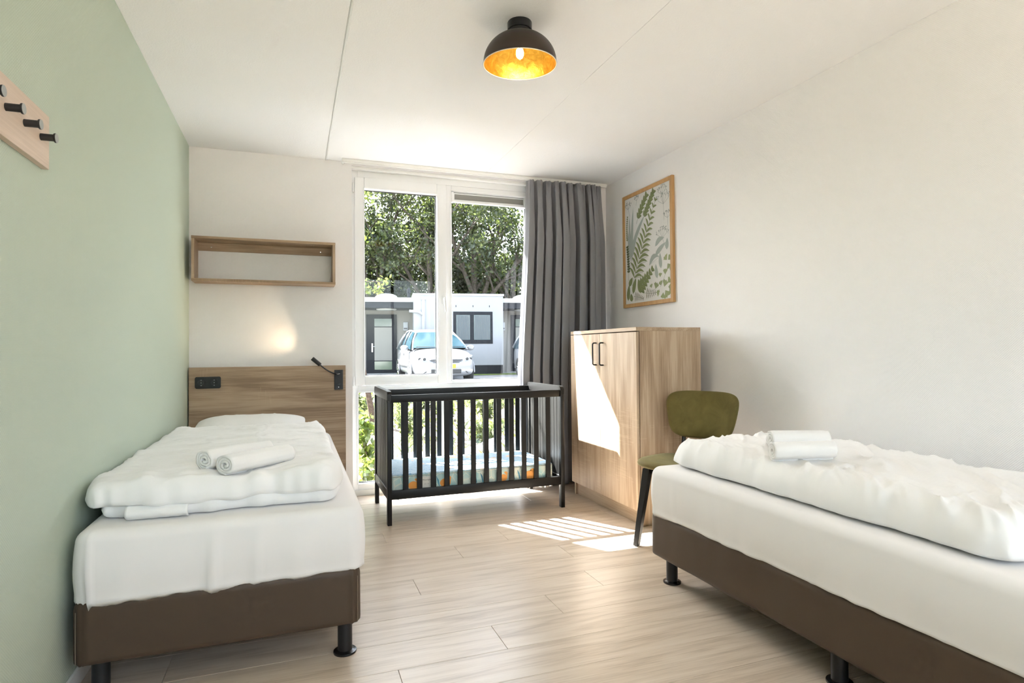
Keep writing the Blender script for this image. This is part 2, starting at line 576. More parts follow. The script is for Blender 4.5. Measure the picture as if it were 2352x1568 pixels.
# handle
hb = B()
prism(hb, rrect(1.139, 1.167, 1.50, 1.572, 0.012), 1, YS0 - 0.012, YS0)
tube(hb, [(1.153, YS0 - 0.005, 1.545), (1.153, YS0 - 0.045, 1.545)], 0.011, 12)
pts = [(1.153, YS0 - 0.042, 1.556), (1.153, YS0 - 0.050, 1.535), (1.155, YS0 - 0.052, 1.50), (1.158, YS0 - 0.050, 1.455), (1.158, YS0 - 0.048, 1.435)]
tube(hb, pts, [0.009, 0.012, 0.0115, 0.010, 0.008], 12)
smooth_by_angle(obj('handle', hb, M['pvc'], sash), 45)
for z in (0.89, 2.40):
    hg = B()
    tube(hg, [(0.437, YS0 + 0.004, z - 0.035), (0.437, YS0 + 0.004, z + 0.035)], 0.007, 10)
    obj('hinge', hg, M['pvc'], win, smooth=True)

fill_win = root('fill_window', 'added unseen white-framed window in the rear wall for fill daylight', 'window', (RW0, YB, RZ0), kind='structure')  # invented window, out of view, added to brighten the room
for k in range(5):
    xx = RW0 + (RW1 - RW0 - 0.05) * k / 4
    bx('stile', M['pvc'], fill_win, xx, xx + 0.05, YB - 0.09, YB - 0.03, RZ0, RZ1, 0.004)
for z in (RZ0, RZ1 - 0.05):
    bx('rail', M['pvc'], fill_win, RW0 + 0.05, RW1 - 0.05, YB - 0.089, YB - 0.031, z, z + 0.05, 0.004)
for k in range(4):
    xa = RW0 + (RW1 - RW0 - 0.05) * k / 4 + 0.05
    xb = RW0 + (RW1 - RW0 - 0.05) * (k + 1) / 4
    bx('glass_pane', M['glass_clear'], fill_win, xa, xb, YB - 0.062, YB - 0.058, RZ0 + 0.05, RZ1 - 0.05)

# roller blind cassette in the fixed pane
rb = root('roller_blind', 'grey roller blind rolled up in its white cassette above the fixed pane', 'blind', (1.56, 4.80, 2.35))
bx('cassette', M['pvc'], rb, 1.246, 1.876, 4.805, 4.826, 2.352, 2.432, 0.003)
bx('blind_fabric', cloth('blind_grey', (0.27, 0.265, 0.25), 420, 0.5, 0.9), rb, 1.256, 1.866, 4.799, 4.806, 2.378, 2.420, 0.002)
for x in (1.228, 1.874):
    bx('end_cap', M['pvc'], rb, x, x + 0.019, 4.790, 4.830, 2.350, 2.436, 0.003)
bx('bottom_rail', M['pvc'], rb, 1.248, 1.873, 4.794, 4.806, 2.352, 2.372, 0.003)

# curtain track
ct = root('curtain_track', 'white curtain track fixed to the ceiling before the window', 'curtain track', (1.45, 4.66, 2.55))
bx('rail', M['white'], ct, 0.346, 2.60, 4.646, 4.676, 2.560, H - 0.0005, 0.002)
bx('lip', M['white'], ct, 0.35, 2.60, 4.652, 4.670, 2.552, 2.560)
lb = B()
prism(lb, [(0.350 + 0.009 * cos(a * pi / 8), 2.549 + 0.009 * sin(a * pi / 8)) for a in range(16)], 1, 4.652, 4.668)
obj('end_stop', lb, M['white'], ct)

# ---------------------------------------------------------------- curtain
def curtain():
    bm = B()
    nu, nv = 460, 56
    NF = 11
    random.seed(17)
    wd = [random.uniform(0.6, 1.45) for _ in range(NF)]
    tot = sum(wd)
    acc = [0]
    for q in wd: acc.append(acc[-1] + q / tot)
    amp = [random.uniform(0.65, 1.3) for _ in range(NF)]
    sk = [random.uniform(-0.12, 0.12) for _ in range(NF)]
    P = []
    for i in range(nu + 1):
        u = i / nu
        f = 0
        while f < NF - 1 and u > acc[f + 1]: f += 1
        t = (u - acc[f]) / (acc[f + 1] - acc[f])
        row = []
        for j in range(nv + 1):
            v = j / nv                                   # 0 top .. 1 bottom
            z = 2.548 - v * 2.533
            xl = 1.845 - 0.075 * min(1, v * 1.6) - 0.02 * v
            xr = 2.545 + 0.0 * v
            x = xl + (xr - xl) * u
            g = 0.034 + 0.036 * min(1.0, v * 5.0)
            ph = 2 * pi * t
            tb_ = abs(sin(pi * (t + sk[f] * 0.6 * v * sin(pi * t)))) ** 0.62          # round fold, sharp valley
            y = 4.668 - tb_ * g * 1.9 * amp[f]
            x += 0.020 * sin(2 * ph) * min(1, 0.25 + v * 4) + 0.010 * (v - 0.2) * nz(u * 9, 0.5, 2.0)
            if v < 0.09:                                   # pinch pleats: extra narrow crimps under the heading tape
                k = 1 - v / 0.09
                y += 0.010 * k * sin(3 * ph + 0.7)
                x += 0.005 * k * sin(5 * ph)
            y += 0.008 * nz(u * 14, v * 2.2, 5.0) * (0.3 + v)
            row.append((x, y, z))
        P.append(row)
    sheet(bm, P)
    o = obj('curtain', bm, M['curtain'], None, smooth=True)
    md = o.modifiers.new('thickness', 'SOLIDIFY')
    md.thickness = 0.002
    return o
tag(curtain(), 'grey pleated floor-length curtain drawn aside beside the window', 'curtain')

# ---------------------------------------------------------------- headboard, sockets, shelf, reading lamp
YH = 4.66
hbd = root('headboard', 'wide oak-look headboard panel behind the bed at the green wall', 'headboard', (-0.16, 4.70, 0))
bx('panel', M['oak_h'], hbd, -0.685, 0.366, YH, YH + 0.022, 0.10, 1.018, 0.001, 1)
bx('backing_frame', M['oak_h'], hbd, -0.650, 0.330, YH + 0.022, YW - 0.0005, 0.13, 1.000)

sk = root('double_socket', 'black double wall socket on the headboard', 'socket', (-0.565, YH - 0.0, 0.911))
bm = B()
prism(bm, rrect(-0.646, -0.483, 0.871, 0.952, 0.012), 1, YH - 0.010, YH - 0.0002)
bmesh.ops.bevel(bm, geom=[e for e in bm.edges if all(v.co.y < YH - 0.009 for v in e.verts)], offset=0.004, segments=2, affect='EDGES')
obj('cover_plate', bm, M['black_gloss'], sk)
for cx in (-0.606, -0.524):
    bm = B()
    prism(bm, rrect(cx - 0.028, cx + 0.028, 0.883, 0.940, 0.006), 1, YH - 0.0125, YH - 0.009)
    po = obj('outlet', bm, M['black_gloss'], sk)
    bm = B()
    Mx = Matrix.Translation((cx, YH - 0.0127, 0.911)) @ Matrix.Rotation(radians(90), 4, 'X')
    lathe(bm, [(0.023, 0.0), (0.023, 0.001), (0.020, 0.001), (0.0195, -0.002), (0.0, -0.002)], 28, Mx)
    obj('recess', bm, M['black_matt'], po)
    bm = B()
    for dz in (-0.018, 0.018):
        box(bm, cx - 0.002, cx + 0.002, YH - 0.0145, YH - 0.0125, 0.911 + dz - 0.002, 0.911 + dz + 0.002)
    lathe(bm, [(0.0, 0.003), (0.0025, 0.003), (0.0025, 0.0)], 10, Mx)
    obj('contact', bm, M['chrome'], po)

sh = root('wall_shelf', 'open oak-look box shelf on the wall above the headboard', 'shelf', (-0.183, 4.65, 1.612))
SX, SX2, SYF = -0.655, 0.288, 4.552
bx('top_board', M['oak_h'], sh, SX, SX2, SYF, YW - 0.0005, 1.902, 1.920, 0.0008, 1)
bx('bottom_board', M['oak_h'], sh, SX, SX2, SYF, YW - 0.0005, 1.612, 1.630, 0.0008, 1)
bx('side_panel', M['oak_v'], sh, SX + 0.001, SX + 0.019, SYF + 0.001, YW - 0.0005, 1.630, 1.902)
bx('side_panel', M['oak_v'], sh, SX2 - 0.019, SX2 - 0.001, SYF + 0.001, YW - 0.0005, 1.630, 1.902)
br = bx('back_rail', M['oak_h'], sh, SX + 0.019, SX2 - 0.019, YW - 0.018, YW - 0.0005, 1.845, 1.902)
for x in (-0.55, 0.19):
    bm = B()
    lathe(bm, [(0.0, 0.0015), (0.004, 0.0012), (0.0045, 0)], 10, Matrix.Translation((x, YW - 0.018, 1.872)) @ Matrix.Rotation(radians(90), 4, 'X'))
    obj('screw_head', bm, M['chrome'], br)

rl = root('reading_lamp', 'black gooseneck reading lamp on the headboard, lit toward the wall', 'lamp', (0.318, YH, 0.91))
bx('back_plate', M['black_matt'], rl, 0.284, 0.346, YH - 0.014, YH - 0.0002, 0.838, 0.984, 0.0015, 1)
neck = [Vector(p) for p in ((0.322, YH - 0.012, 0.960), (0.316, YH - 0.040, 0.957), (0.290, YH - 0.058, 0.957), (0.255, YH - 0.064, 0.970), (0.225, YH - 0.064, 0.988), (0.195, YH - 0.062, 1.012), (0.178, YH - 0.060, 1.028))]
def catmull(p, n=6):
    out = []
    for i in range(len(p) - 1):
        a, b_, c, d = p[max(i - 1, 0)], p[i], p[i + 1], p[min(i + 2, len(p) - 1)]
        for k in range(n):
            t = k / n
            out.append(0.5 * ((2 * b_) + (c - a) * t + (2 * a - 5 * b_ + 4 * c - d) * t * t + (3 * b_ - a - 3 * c + d) * t ** 3))
    out.append(p[-1])
    return out
bm = B()
tube(bm, catmull(neck), 0.0050, 10)
obj('gooseneck', bm, M['black_gloss'], rl, smooth=True)
hd0 = Vector((0.180, YH - 0.060, 1.026))
hdir = Vector((-0.735, 0.10, 0.64)).normalized()
Mh = Matrix.Translation(hd0) @ hdir.to_track_quat('Z', 'Y').to_matrix().to_4x4()
bm = B()
lathe(bm, [(0.0, -0.004), (0.010, -0.004), (0.0145, 0.0), (0.0148, 0.070), (0.0135, 0.072), (0.0120, 0.072), (0.0110, 0.064), (0.0, 0.062)], 24, Mh)
hd = smooth_by_angle(obj('lamp_head', bm, M['black_matt'], rl), 40)
bm = B()
lathe(bm, [(0.0106, 0.0655), (0.0, 0.0668)], 20, Mh)
obj('lens', bm, plain('lamp_lens', (1, 0.9, 0.75), 0.4, emitc=(1, 0.78, 0.5), emit=8.0), hd)
bx('switch', M['black_gloss'], rl, 0.306, 0.326, YH - 0.0155, YH - 0.014, 0.868, 0.882)
bm = B()
lathe(bm, [(0.0, 0.002), (0.0025, 0.0018), (0.0032, 0)], 10, Matrix.Translation((0.314, YH - 0.014, 0.856)) @ Matrix.Rotation(radians(90), 4, 'X'))
obj('indicator', bm, M['chrome'], rl)
ld = bpy.data.lights.new('reading_beam', 'SPOT')
ld.energy = 1.3
ld.color = (1.0, 0.74, 0.46)
ld.spot_size = radians(84)
ld.spot_blend = 1.0
ld.shadow_soft_size = 0.012
lo_ = bpy.data.objects.new('reading_beam', ld)
C.objects.link(lo_)
lo_.matrix_world = Matrix.Translation(hd0 + hdir * 0.074) @ Vector((-0.82, 0.055, 0.55)).to_track_quat('-Z', 'Y').to_matrix().to_4x4()

# ---------------------------------------------------------------- ceiling lamp
LX, LY = 0.951, 2.472
cl = root('ceiling_lamp', 'dark brown dome ceiling lamp with gold-leaf inside and lit bulb', 'lamp', (LX, LY, H))
tilt = Matrix.Translation((LX, LY, H)) @ Matrix.Rotation(radians(2.2), 4, rt) @ Matrix.Translation((0, 0, 0))
bm = B()
lathe(bm, [(0.0, 0.0), (0.054, 0.0), (0.055, -0.002), (0.055, -0.034), (0.053, -0.036), (0.050, -0.036), (0.050, -0.050), (0.0, -0.050)], 40, Matrix.Translation((LX, LY, H - 0.0005)))
smooth_by_angle(obj('ceiling_cup', bm, M['black_gloss'], cl), 40)
dome_o, dome_i = [], []
RT, HT = 0.1635, 0.135
for k in range(25):
    a = radians(14 + 76 * k / 24)
    r = RT * sin(a) ** 0.92
    z = -0.050 - HT * (1 - cos(a)) ** 1.0 + HT * (1 - cos(radians(14)))
    dome_o.append((r, z))
zr = dome_o[-1][1]
dome_o = [(0.0, -0.0495)] + dome_o
bm = B()
lathe(bm, dome_o + [(RT + 0.0025, zr - 0.003), (RT + 0.0005, zr - 0.006)], 72, tilt)
shade = smooth_by_angle(obj('lamp_shade', bm, plain('lamp_dark_brown', (0.030, 0.020, 0.014), 0.42, spec=0.4), cl), 50)
m, n, l, bs = new_mat('gold_leaf')
setp(bs, rough=0.33, metal=0.85)
nn = noise_tex(n, l, coords(n, l, (1, 1, 1)), 26, 6, 0.7, 1.5)
l.new(ramp(n, l, nn.outputs['Fac'], [(0.3, (0.33, 0.18, 0.02)), (0.55, (0.50, 0.30, 0.045)), (0.75, (0.68, 0.44, 0.09))]), bs.inputs['Base Color'])
bump(n, l, bs, nn.outputs['Fac'], 0.5, 0.003)
bm = B()
lathe(bm, [(max(0, r - 0.0025), z - 0.002) for r, z in dome_o], 72, tilt)
obj('gold_lining', bm, m, cl, smooth=True)
bm = B()
tube(bm, [tilt @ Vector((RT * cos(2 * pi * k / 72), RT * sin(2 * pi * k / 72), zr - 0.004)) for k in range(73)], 0.0022, 6, caps=False)
obj('rim', bm, plain('rim_pale', (0.80, 0.74, 0.60), 0.3), cl, smooth=True)
bm = B()
lathe(bm, [(0.0, -0.052), (0.019, -0.052), (0.019, -0.088), (0.0, -0.088)], 24, tilt)
obj('bulb_holder', bm, plain('holder_brass', (0.55, 0.38, 0.15), 0.35, metal=0.8), cl, smooth=False)
bm = B()
lathe(bm, [(0.013, -0.086), (0.014, -0.094), (0.022, -0.108), (0.0285, -0.124), (0.030, -0.136), (0.027, -0.150), (0.018, -0.161), (0.0, -0.166)], 28, tilt)
bulb = obj('bulb', bm, glass_mat('bulb_glass', (1.0, 0.95, 0.85), 0.6), cl, smooth=True)
bm = B()
for k in range(4):
    a = k * pi / 2 + 0.4
    tube(bm, [tilt @ Vector((0.007 * cos(a), 0.007 * sin(a), z)) for z in (-0.100, -0.138)], 0.0022, 6)
obj('filament', bm, plain('filament', (1, 0.8, 0.5), 0.5, emitc=(1.0, 0.80, 0.50), emit=25.0), bulb)
ld = bpy.data.lights.new('bulb_light', 'POINT')
ld.energy = 0.6
ld.color = (1.0, 0.80, 0.56)
ld.shadow_soft_size = 0.020
lo_ = bpy.data.objects.new('bulb_light', ld)
C.objects.link(lo_)
lo_.location = tilt @ Vector((0, 0, -0.122))

# ---------------------------------------------------------------- coat rack
cr = root('coat_rack', 'pale wooden coat rack with black peg hooks on the green wall', 'coat rack', (XL, 1.7, 1.66))
XB = XL + 0.018
bx('board', M['pale_wood'], cr, XL + 0.0005, XB, 1.15, 2.112, 1.662, 1.818, 0.0008, 1)
for y in [2.050 - 0.1105 * i for i in range(8)]:
    bm = B()
    Mp = Matrix.Translation((XB, y, 1.739)) @ Matrix.Rotation(radians(90), 4, 'Y')
    lathe(bm, [(0.0, 0.0), (0.0098, 0.0), (0.0098, 0.032), (0.0128, 0.0325), (0.0135, 0.034), (0.0135, 0.0375)], 24, Mp)
    pg = smooth_by_angle(obj('peg_hook', bm, M['black_matt'], cr), 40)
    bm = B()
    lathe(bm, [(0.0135, 0.0375), (0.0130, 0.0385), (0.0, 0.0385)], 24, Mp)
    obj('end_cap', bm, M['cap_grey'], pg)
# ---------------------------------------------------------------- wardrobe
wd = root('wardrobe', 'oak-look two-door cabinet with black handles between curtain and chair', 'cabinet', (2.28, 3.755, 0))
WF, WBK, WY0, WY1 = 2.034, 2.524, 3.280, 4.232
bx('top_board', M['oak_y'], wd, WF, WBK, WY0, WY1, 1.238, 1.262, 0.0008, 1)
for nm, a, c_ in (('side_panel', WY0 + 0.001, WY0 + 0.019), ('side_panel', WY1 - 0.019, WY1 - 0.001)):
    bx(nm, M['oak_v'], wd, WF + 0.024, WBK, a, c_, 0.0, 1.2378, 0.0006, 1)
bx('bottom_board', M['oak_y'], wd, WF + 0.024, WBK - 0.01, WY0 + 0.019, WY1 - 0.019, 0.10, 0.118)
bx('back_panel', M['oak_v'], wd, WBK - 0.010, WBK - 0.001, WY0 + 0.019, WY1 - 0.019, 0.02, 1.237)
bx('plinth', M['oak_y'], wd, 2.074, 2.092, WY0 + 0.019, WY1 - 0.019, 0.0, 0.099)
YM = 3.762
for a, c_, hy in ((WY0 + 0.001, YM - 0.0015, YM - 0.050), (YM + 0.0015, WY1 - 0.001, YM + 0.050)):
    dr = bx('door', M['oak_v'], wd, WF, WF + 0.019, a, c_, 0.100, 1.232, 0.0010, 1)
    bm = B()
    pts = []
    z0, z1, xo = 1.012, 1.168, WF - 0.030
    pts += [Vector((WF, hy, z0)), Vector((WF - 0.018, hy, z0))]
    for k in range(1, 6):
        a_ = k / 6 * pi / 2
        pts.append(Vector((WF - 0.018 - 0.012 * sin(a_), hy, z0 + 0.012 * (1 - cos(a_)))))
    for k in range(0, 6):
        a_ = k / 6 * pi / 2
        pts.append(Vector((xo + 0.012 * (1 - cos(a_)), hy, z1 - 0.012 + 0.012 * sin(a_))))
    pts += [Vector((WF - 0.018, hy, z1)), Vector((WF, hy, z1))]
    tube(bm, pts, 0.0052, 10)
    obj('handle', bm, M['black'], dr, smooth=True)

# ---------------------------------------------------------------- crib
cb = root('crib', 'black slatted baby crib standing before the window', 'crib', (1.187, 4.21, 0))
CX0, CX1, CY0, CY1 = 0.562, 1.812, 3.886, 4.540
for xa, xb, s in ((CX0, CX0 + 0.028, 1), (CX1 - 0.028, CX1, -1)):
    ep = bx('end_panel', M['crib'], cb, xa + 0.009, xb - 0.009, CY0 + 0.040, CY1 - 0.040, 0.215, 0.815)
    for ya, yb in ((CY0, CY0 + 0.042), (CY1 - 0.042, CY1)):
        bx('post', M['crib'], cb, xa, xb, ya, yb, 0.0, 0.800, 0.0025, 2)
    bm = B()
    prism(bm, [(CY0, 0.800), (CY1, 0.800)] + [(CY1 - 0.025 + 0.025 * cos(k * pi / 12), 0.838 + 0.025 * sin(k * pi / 12)) for k in range(7)] +
          [(CY0 + 0.025 - 0.025 * sin(k * pi / 12), 0.838 + 0.025 * cos(k * pi / 12)) for k in range(7)], 0, xa, xb)
    bmesh.ops.bevel(bm, geom=[e for e in bm.edges if all(abs(v.co.x - xa) < 1e-5 for v in e.verts) or all(abs(v.co.x - xb) < 1e-5 for v in e.verts)], offset=0.003, segments=2, affect='EDGES')
    smooth_by_angle(obj('end_cap_rail', bm, M['crib'], cb), 35)
    bx('end_bottom_rail', M['crib'], cb, xa + 0.002, xb - 0.002, CY0 + 0.042, CY1 - 0.042, 0.160, 0.222, 0.002)
    for i in range(1, 11):
        y = CY0 + 0.040 + (CY1 - CY0 - 0.080) * i / 11
        bm = B()
        box(bm, xa + 0.0075, xb - 0.0075, y - 0.0035, y + 0.0035, 0.222, 0.800)
        obj('groove_bead', bm, M['crib'], ep)
for ya in (CY0 + 0.008, CY1 - 0.030):
    yb = ya + 0.022
    bx('top_rail', M['crib'], cb, CX0 + 0.028, CX1 - 0.028, ya, yb, 0.788, 0.836, 0.0025)
    bx('bottom_rail', M['crib'], cb, CX0 + 0.028, CX1 - 0.028, ya, yb, 0.162, 0.221, 0.0025)
    for i in range(12):
        x = CX0 + 0.028 + (CX1 - CX0 - 0.056) * (i + 1) / 13
        bx('slat', M['crib'], cb, x - 0.0178, x + 0.0178, ya + 0.006, yb - 0.006, 0.218, 0.790, 0.0015, 1)
bx('base_board', M['crib'], cb, CX0 + 0.030, CX1 - 0.030, CY0 + 0.032, CY1 - 0.032, 0.186, 0.200)
for x in (CX0 + 0.075, CX1 - 0.14):
    bm = B()
    prism(bm, [(x - 0.010, 0.162), (x + 0.010, 0.162), (x + 0.002, 0.146), (x - 0.002, 0.146)], 1, CY0 + 0.034, CY0 + 0.037)
    obj('bracket', bm, M['chrome'], cb)

# crib mattress with printed cover
def mattress_top_mat():
    m, n, l, b = new_mat('crib_print_top')
    setp(b, rough=0.6)
    v = coords(n, l, (1, 1, 1))
    nn = noise_tex(n, l, v, 7.0, 3, 0.6, 1.6)
    wv = wave(n, l, mixc(n, l, 0.12, v, nn.outputs['Color'], 'ADD'), 7.5, 'Y', 6.0)
    base = ramp(n, l, wv, [(0.0, (0.40, 0.50, 0.58)), (0.42, (0.33, 0.47, 0.58)), (0.66, (0.05, 0.20, 0.42)), (0.85, (0.33, 0.47, 0.58))])
    sp = noise_tex(n, l, v, 9.0, 1, 0.4)
    g = math_node(n, l, 'GREATER_THAN', sp.outputs['Fac'], 0.655)
    l.new(mixc(n, l, math_node(n, l, 'MULTIPLY', g, 0.8), base, (0.75, 0.42, 0.20)), b.inputs['Base Color'])
    return m
def mattress_side_mat():
    m, n, l, b = new_mat('crib_print_side')
    setp(b, rough=0.6)
    v = coords(n, l, (1, 1, 1))
    vo = n.new('ShaderNodeTexVoronoi')
    vo.feature = 'DISTANCE_TO_EDGE'
    vo.inputs['Scale'].default_value = 16
    l.new(v, vo.inputs['Vector'])
    ln = math_node(n, l, 'LESS_THAN', vo.outputs['Distance'], 0.035)
    nn = noise_tex(n, l, v, 4.5, 2)
    base = ramp(n, l, nn.outputs['Fac'], [(0.3, (0.62, 0.68, 0.62)), (0.5, (0.30, 0.52, 0.53)), (0.7, (0.68, 0.66, 0.55))])
    l.new(mixc(n, l, math_node(n, l, 'MULTIPLY', ln, 0.5), base, (0.80, 0.76, 0.62)), b.inputs['Base Color'])
    return m
mt = root('crib_mattress', 'blue and teal printed baby mattress lying in the crib', 'mattress', (1.16, 4.21, 0.20))
MX0, MX1, MY0, MY1, MZ0, MZ1 = 0.594, 1.735, 3.922, 4.502, 0.2005, 0.318
bm = B()
box(bm, MX0, MX1, MY0, MY1, MZ0, MZ1, 0.016, 3)
for f in bm.faces:
    f.material_index = 0 if f.normal.z > 0.5 else 1
mo = smooth_by_angle(obj('mattress_cover', bm, [mattress_top_mat(), mattress_side_mat()], mt), 50)
pcm = plain('piping_cream', (0.50, 0.48, 0.43), 0.7)
for z in (0.302, 0.214):
    obj('piping', tube(B(), [(MX0 + 0.006, MY0 - 0.001, z), (MX1 - 0.006, MY0 - 0.001, z)], 0.0022, 6), pcm, mt, smooth=True)
orange = plain('print_orange', (0.72, 0.30, 0.055), 0.6)
dkblue = plain('print_teal', (0.05, 0.22, 0.33), 0.6)
def disc(bm, x, z, r, y, sx=1.0, n=18):
    vs_ = [bm.verts.new((x + sx * r * cos(2 * pi * k / n), y, z + r * sin(2 * pi * k / n))) for k in range(n)]
    bm.faces.new(vs_)
for x, s in ((0.735, 0.9), (0.950, 1.0), (1.36, 0.8), (1.555, 1.15)):                  # round orange shapes of the printed pattern
    bm = B()
    vs_ = [bm.verts.new((x + 0.037 * s * cos(a * 0.3), MY0 - 0.0008, 0.240 + 0.030 * s * sin(a * 0.3))) for a in range(2, 21)]
    vs_ += [bm.verts.new((x + 0.022 * s + 0.018 * s * cos(a * 0.5), MY0 - 0.0008, 0.268 + 0.018 * s * sin(a * 0.5))) for a in range(-1, 6)]
    bm.faces.new(vs_)
    obj('printed_spot', bm, orange, mt)
for x in (0.775, 0.905, 1.165, 1.21, 1.44, 1.48):                                       # dark reed strokes
    bm = B()
    vs_ = [bm.verts.new(p) for p in ((x, MY0 - 0.0009, 0.222), (x + 0.006, MY0 - 0.0009, 0.222), (x + 0.000, MY0 - 0.0009, 0.262), (x - 0.018, MY0 - 0.0009, 0.290), (x - 0.010, MY0 - 0.0009, 0.258))]
    bm.faces.new(vs_)
    obj('printed_reed', bm, dkblue, mt)
bx('care_label', plain('label_grey', (0.62, 0.62, 0.58), 0.6), mt, 0.795, 0.852, MY0 - 0.0016, MY0 - 0.0004, 0.212, 0.292)
def text(body, size, loc, rot, mat, parent, name='lettering'):
    cu = bpy.data.curves.new(name, 'FONT')
    cu.body = body
    cu.size = size
    cu.align_x = 'CENTER'
    cu.materials.append(mat)
    tmp = bpy.data.objects.new('tmp', cu)
    C.objects.link(tmp)
    me = bpy.data.meshes.new_from_object(tmp.evaluated_get(bpy.context.evaluated_depsgraph_get()))
    bpy.data.objects.remove(tmp)
    o = bpy.data.objects.new(name, me)
    C.objects.link(o)
    o.parent = parent
    off = parent.get('_o', (0, 0, 0))
    o.location = Vector(loc) - Vector(off)
    o.rotation_euler = rot
    return o
text('Moonlight', 0.0135, (0.8235, MY0 - 0.0022, 0.266), (radians(90), 0, 0), plain('ink', (0.03, 0.03, 0.03), 0.6), mt)
text('60 x 120', 0.009, (0.8235, MY0 - 0.0022, 0.240), (radians(90), 0, 0), plain('ink_grey', (0.25, 0.25, 0.25), 0.6), mt)

# ---------------------------------------------------------------- beds
def ring_pts(x0, x1, y0, y1, r, inset, n_side=(60, 120), nc=10):
    """rounded-rectangle loop with outward normals, constant point count"""
    r2 = max(0.004, r - inset)
    X0, X1, Y0_, Y1_ = x0 + inset, x1 - inset, y0 + inset, y1 - inset
    out = []
    def seg(ax, ay, bx_, by_, nx, ny, n):
        for k in range(n):
            t = k / n
            out.append((ax + (bx_ - ax) * t, ay + (by_ - ay) * t, nx, ny))
    def arc(cx, cy, a0, n):
        for k in range(n):
            a = a0 + k / n * pi / 2
            out.append((cx + r2 * cos(a), cy + r2 * sin(a), cos(a), sin(a)))
    seg(X0 + r2, Y0_, X1 - r2, Y0_, 0, -1, n_side[0])
    arc(X1 - r2, Y0_ + r2, -pi / 2, nc)
    seg(X1, Y0_ + r2, X1, Y1_ - r2, 1, 0, n_side[1])
    arc(X1 - r2, Y1_ - r2, 0, nc)
    seg(X1 - r2, Y1_, X0 + r2, Y1_, 0, 1, n_side[0])
    arc(X0 + r2, Y1_ - r2, pi / 2, nc)
    seg(X0, Y1_ - r2, X0, Y0_ + r2, -1, 0, n_side[1])
    arc(X0 + r2, Y0_ + r2, pi, nc)
    return out

def fitted_sheet(x0, x1, y0, y1, zt, zb, seed, tuck=(), folds=()):
    """stretched sheet over a mattress; folds = (side, position, width, height) soft vertical pleats"""
    bm = B()
    rings = []
    prof = [(0.34, 0.0), (0.22, 0.0), (0.12, 0.0), (0.06, 0.0)]
    R = 0.042
    for k in range(9):
        a = k / 8 * pi / 2
        prof.append((R - R * sin(a), -R + R * cos(a)))
    depth = zt - zb - R
    NS = 22
    for k in range(1, NS + 1): prof.append((-0.006 * sin(pi * min(1, k / NS * 1.15)), -R - depth * k / NS))
    prof.append((0.010, -R - depth - 0.002))
    prof.append((0.030, -R - depth + 0.004))
    for ins, dz in prof:
        loop = []
        for (x, y, nx, ny) in ring_pts(x0, x1, y0, y1, 0.06, ins):
            t = max(0.0, min(1.0, (-dz - R * 0.4) / (zt - zb)))
            s = x * abs(ny) + y * abs(nx)
            d = 0.004 * t * nz(s * 9 + seed, dz * 5 + seed, nx + 2 * ny) + 0.010 * t * t * nz(s * 3.1 + seed, dz * 2.0, 4 + nx)
            d += 0.009 * t * t * math.sin(s * 46 + 5 * nz(s * 3, seed, 0)) * max(0, nz(s * 2.4 + 9, seed, 1.0) + 0.25)
            for sd_, pos, wdt, hgt in folds:
                if (sd_ == 'y0' and ny < -0.5) or (sd_ == 'x0' and nx < -0.5) or (sd_ == 'x1' and nx > 0.5):
                    q = (s - pos - 0.05 * dz) / wdt
                    d += hgt * math.exp(-q * q) * min(1, 0.25 + t * 1.3)
            if 0 < ins < 0.35 and dz == 0:
                d = 0
                z = zt + 0.002 * nz(x * 5, y * 5, seed)
            else:
                z = zt + dz
            if t > 0.93:                                       # uneven hem
                z += (0.009 * nz(s * 7 + seed, 1.0, nx) + 0.015 * abs(nz(s * 15, seed, 2)) - 0.004) * (0.45 + 0.55 * ny * ny) - 0.012 * max(0.0, -ny) ** 2 * (0.5 + 0.5 * sin(x * 6 + seed))
                for cx_, cy_ in tuck:
                    z -= 0.016 * math.exp(-((x - cx_) ** 2 + (y - cy_) ** 2) / 0.02)
            loop.append(bm.verts.new((x + nx * d, y + ny * d, z)))
        rings.append(loop)
    n = len(rings[0])
    for a, c_ in zip(rings, rings[1:]):
        for k in range(n):
            bm.faces.new((a[k], a[(k + 1) % n], c_[(k + 1) % n], c_[k]))
    bm.faces.new(rings[0])
    bm.faces.new(rings[-1][::-1])
    return bm

def bed_leg(bm_parent, x, y, ztop, parent):
    bm = B()
    lathe(bm, [(0.0, ztop), (0.0265, ztop), (0.0265, 0.006)], 28, Matrix.Translation((x, y, 0)))
    lg = smooth_by_angle(obj('leg', bm, M['black'], parent), 40)
    bm = B()
    lathe(bm, [(0.0265, 0.012), (0.030, 0.010), (0.0415, 0.008), (0.0425, 0.004), (0.0415, 0.0), (0.0, 0.0)], 32, Matrix.Translation((x, y, 0)))
    smooth_by_angle(obj('foot_plate', bm, M['black_gloss'], lg), 40)

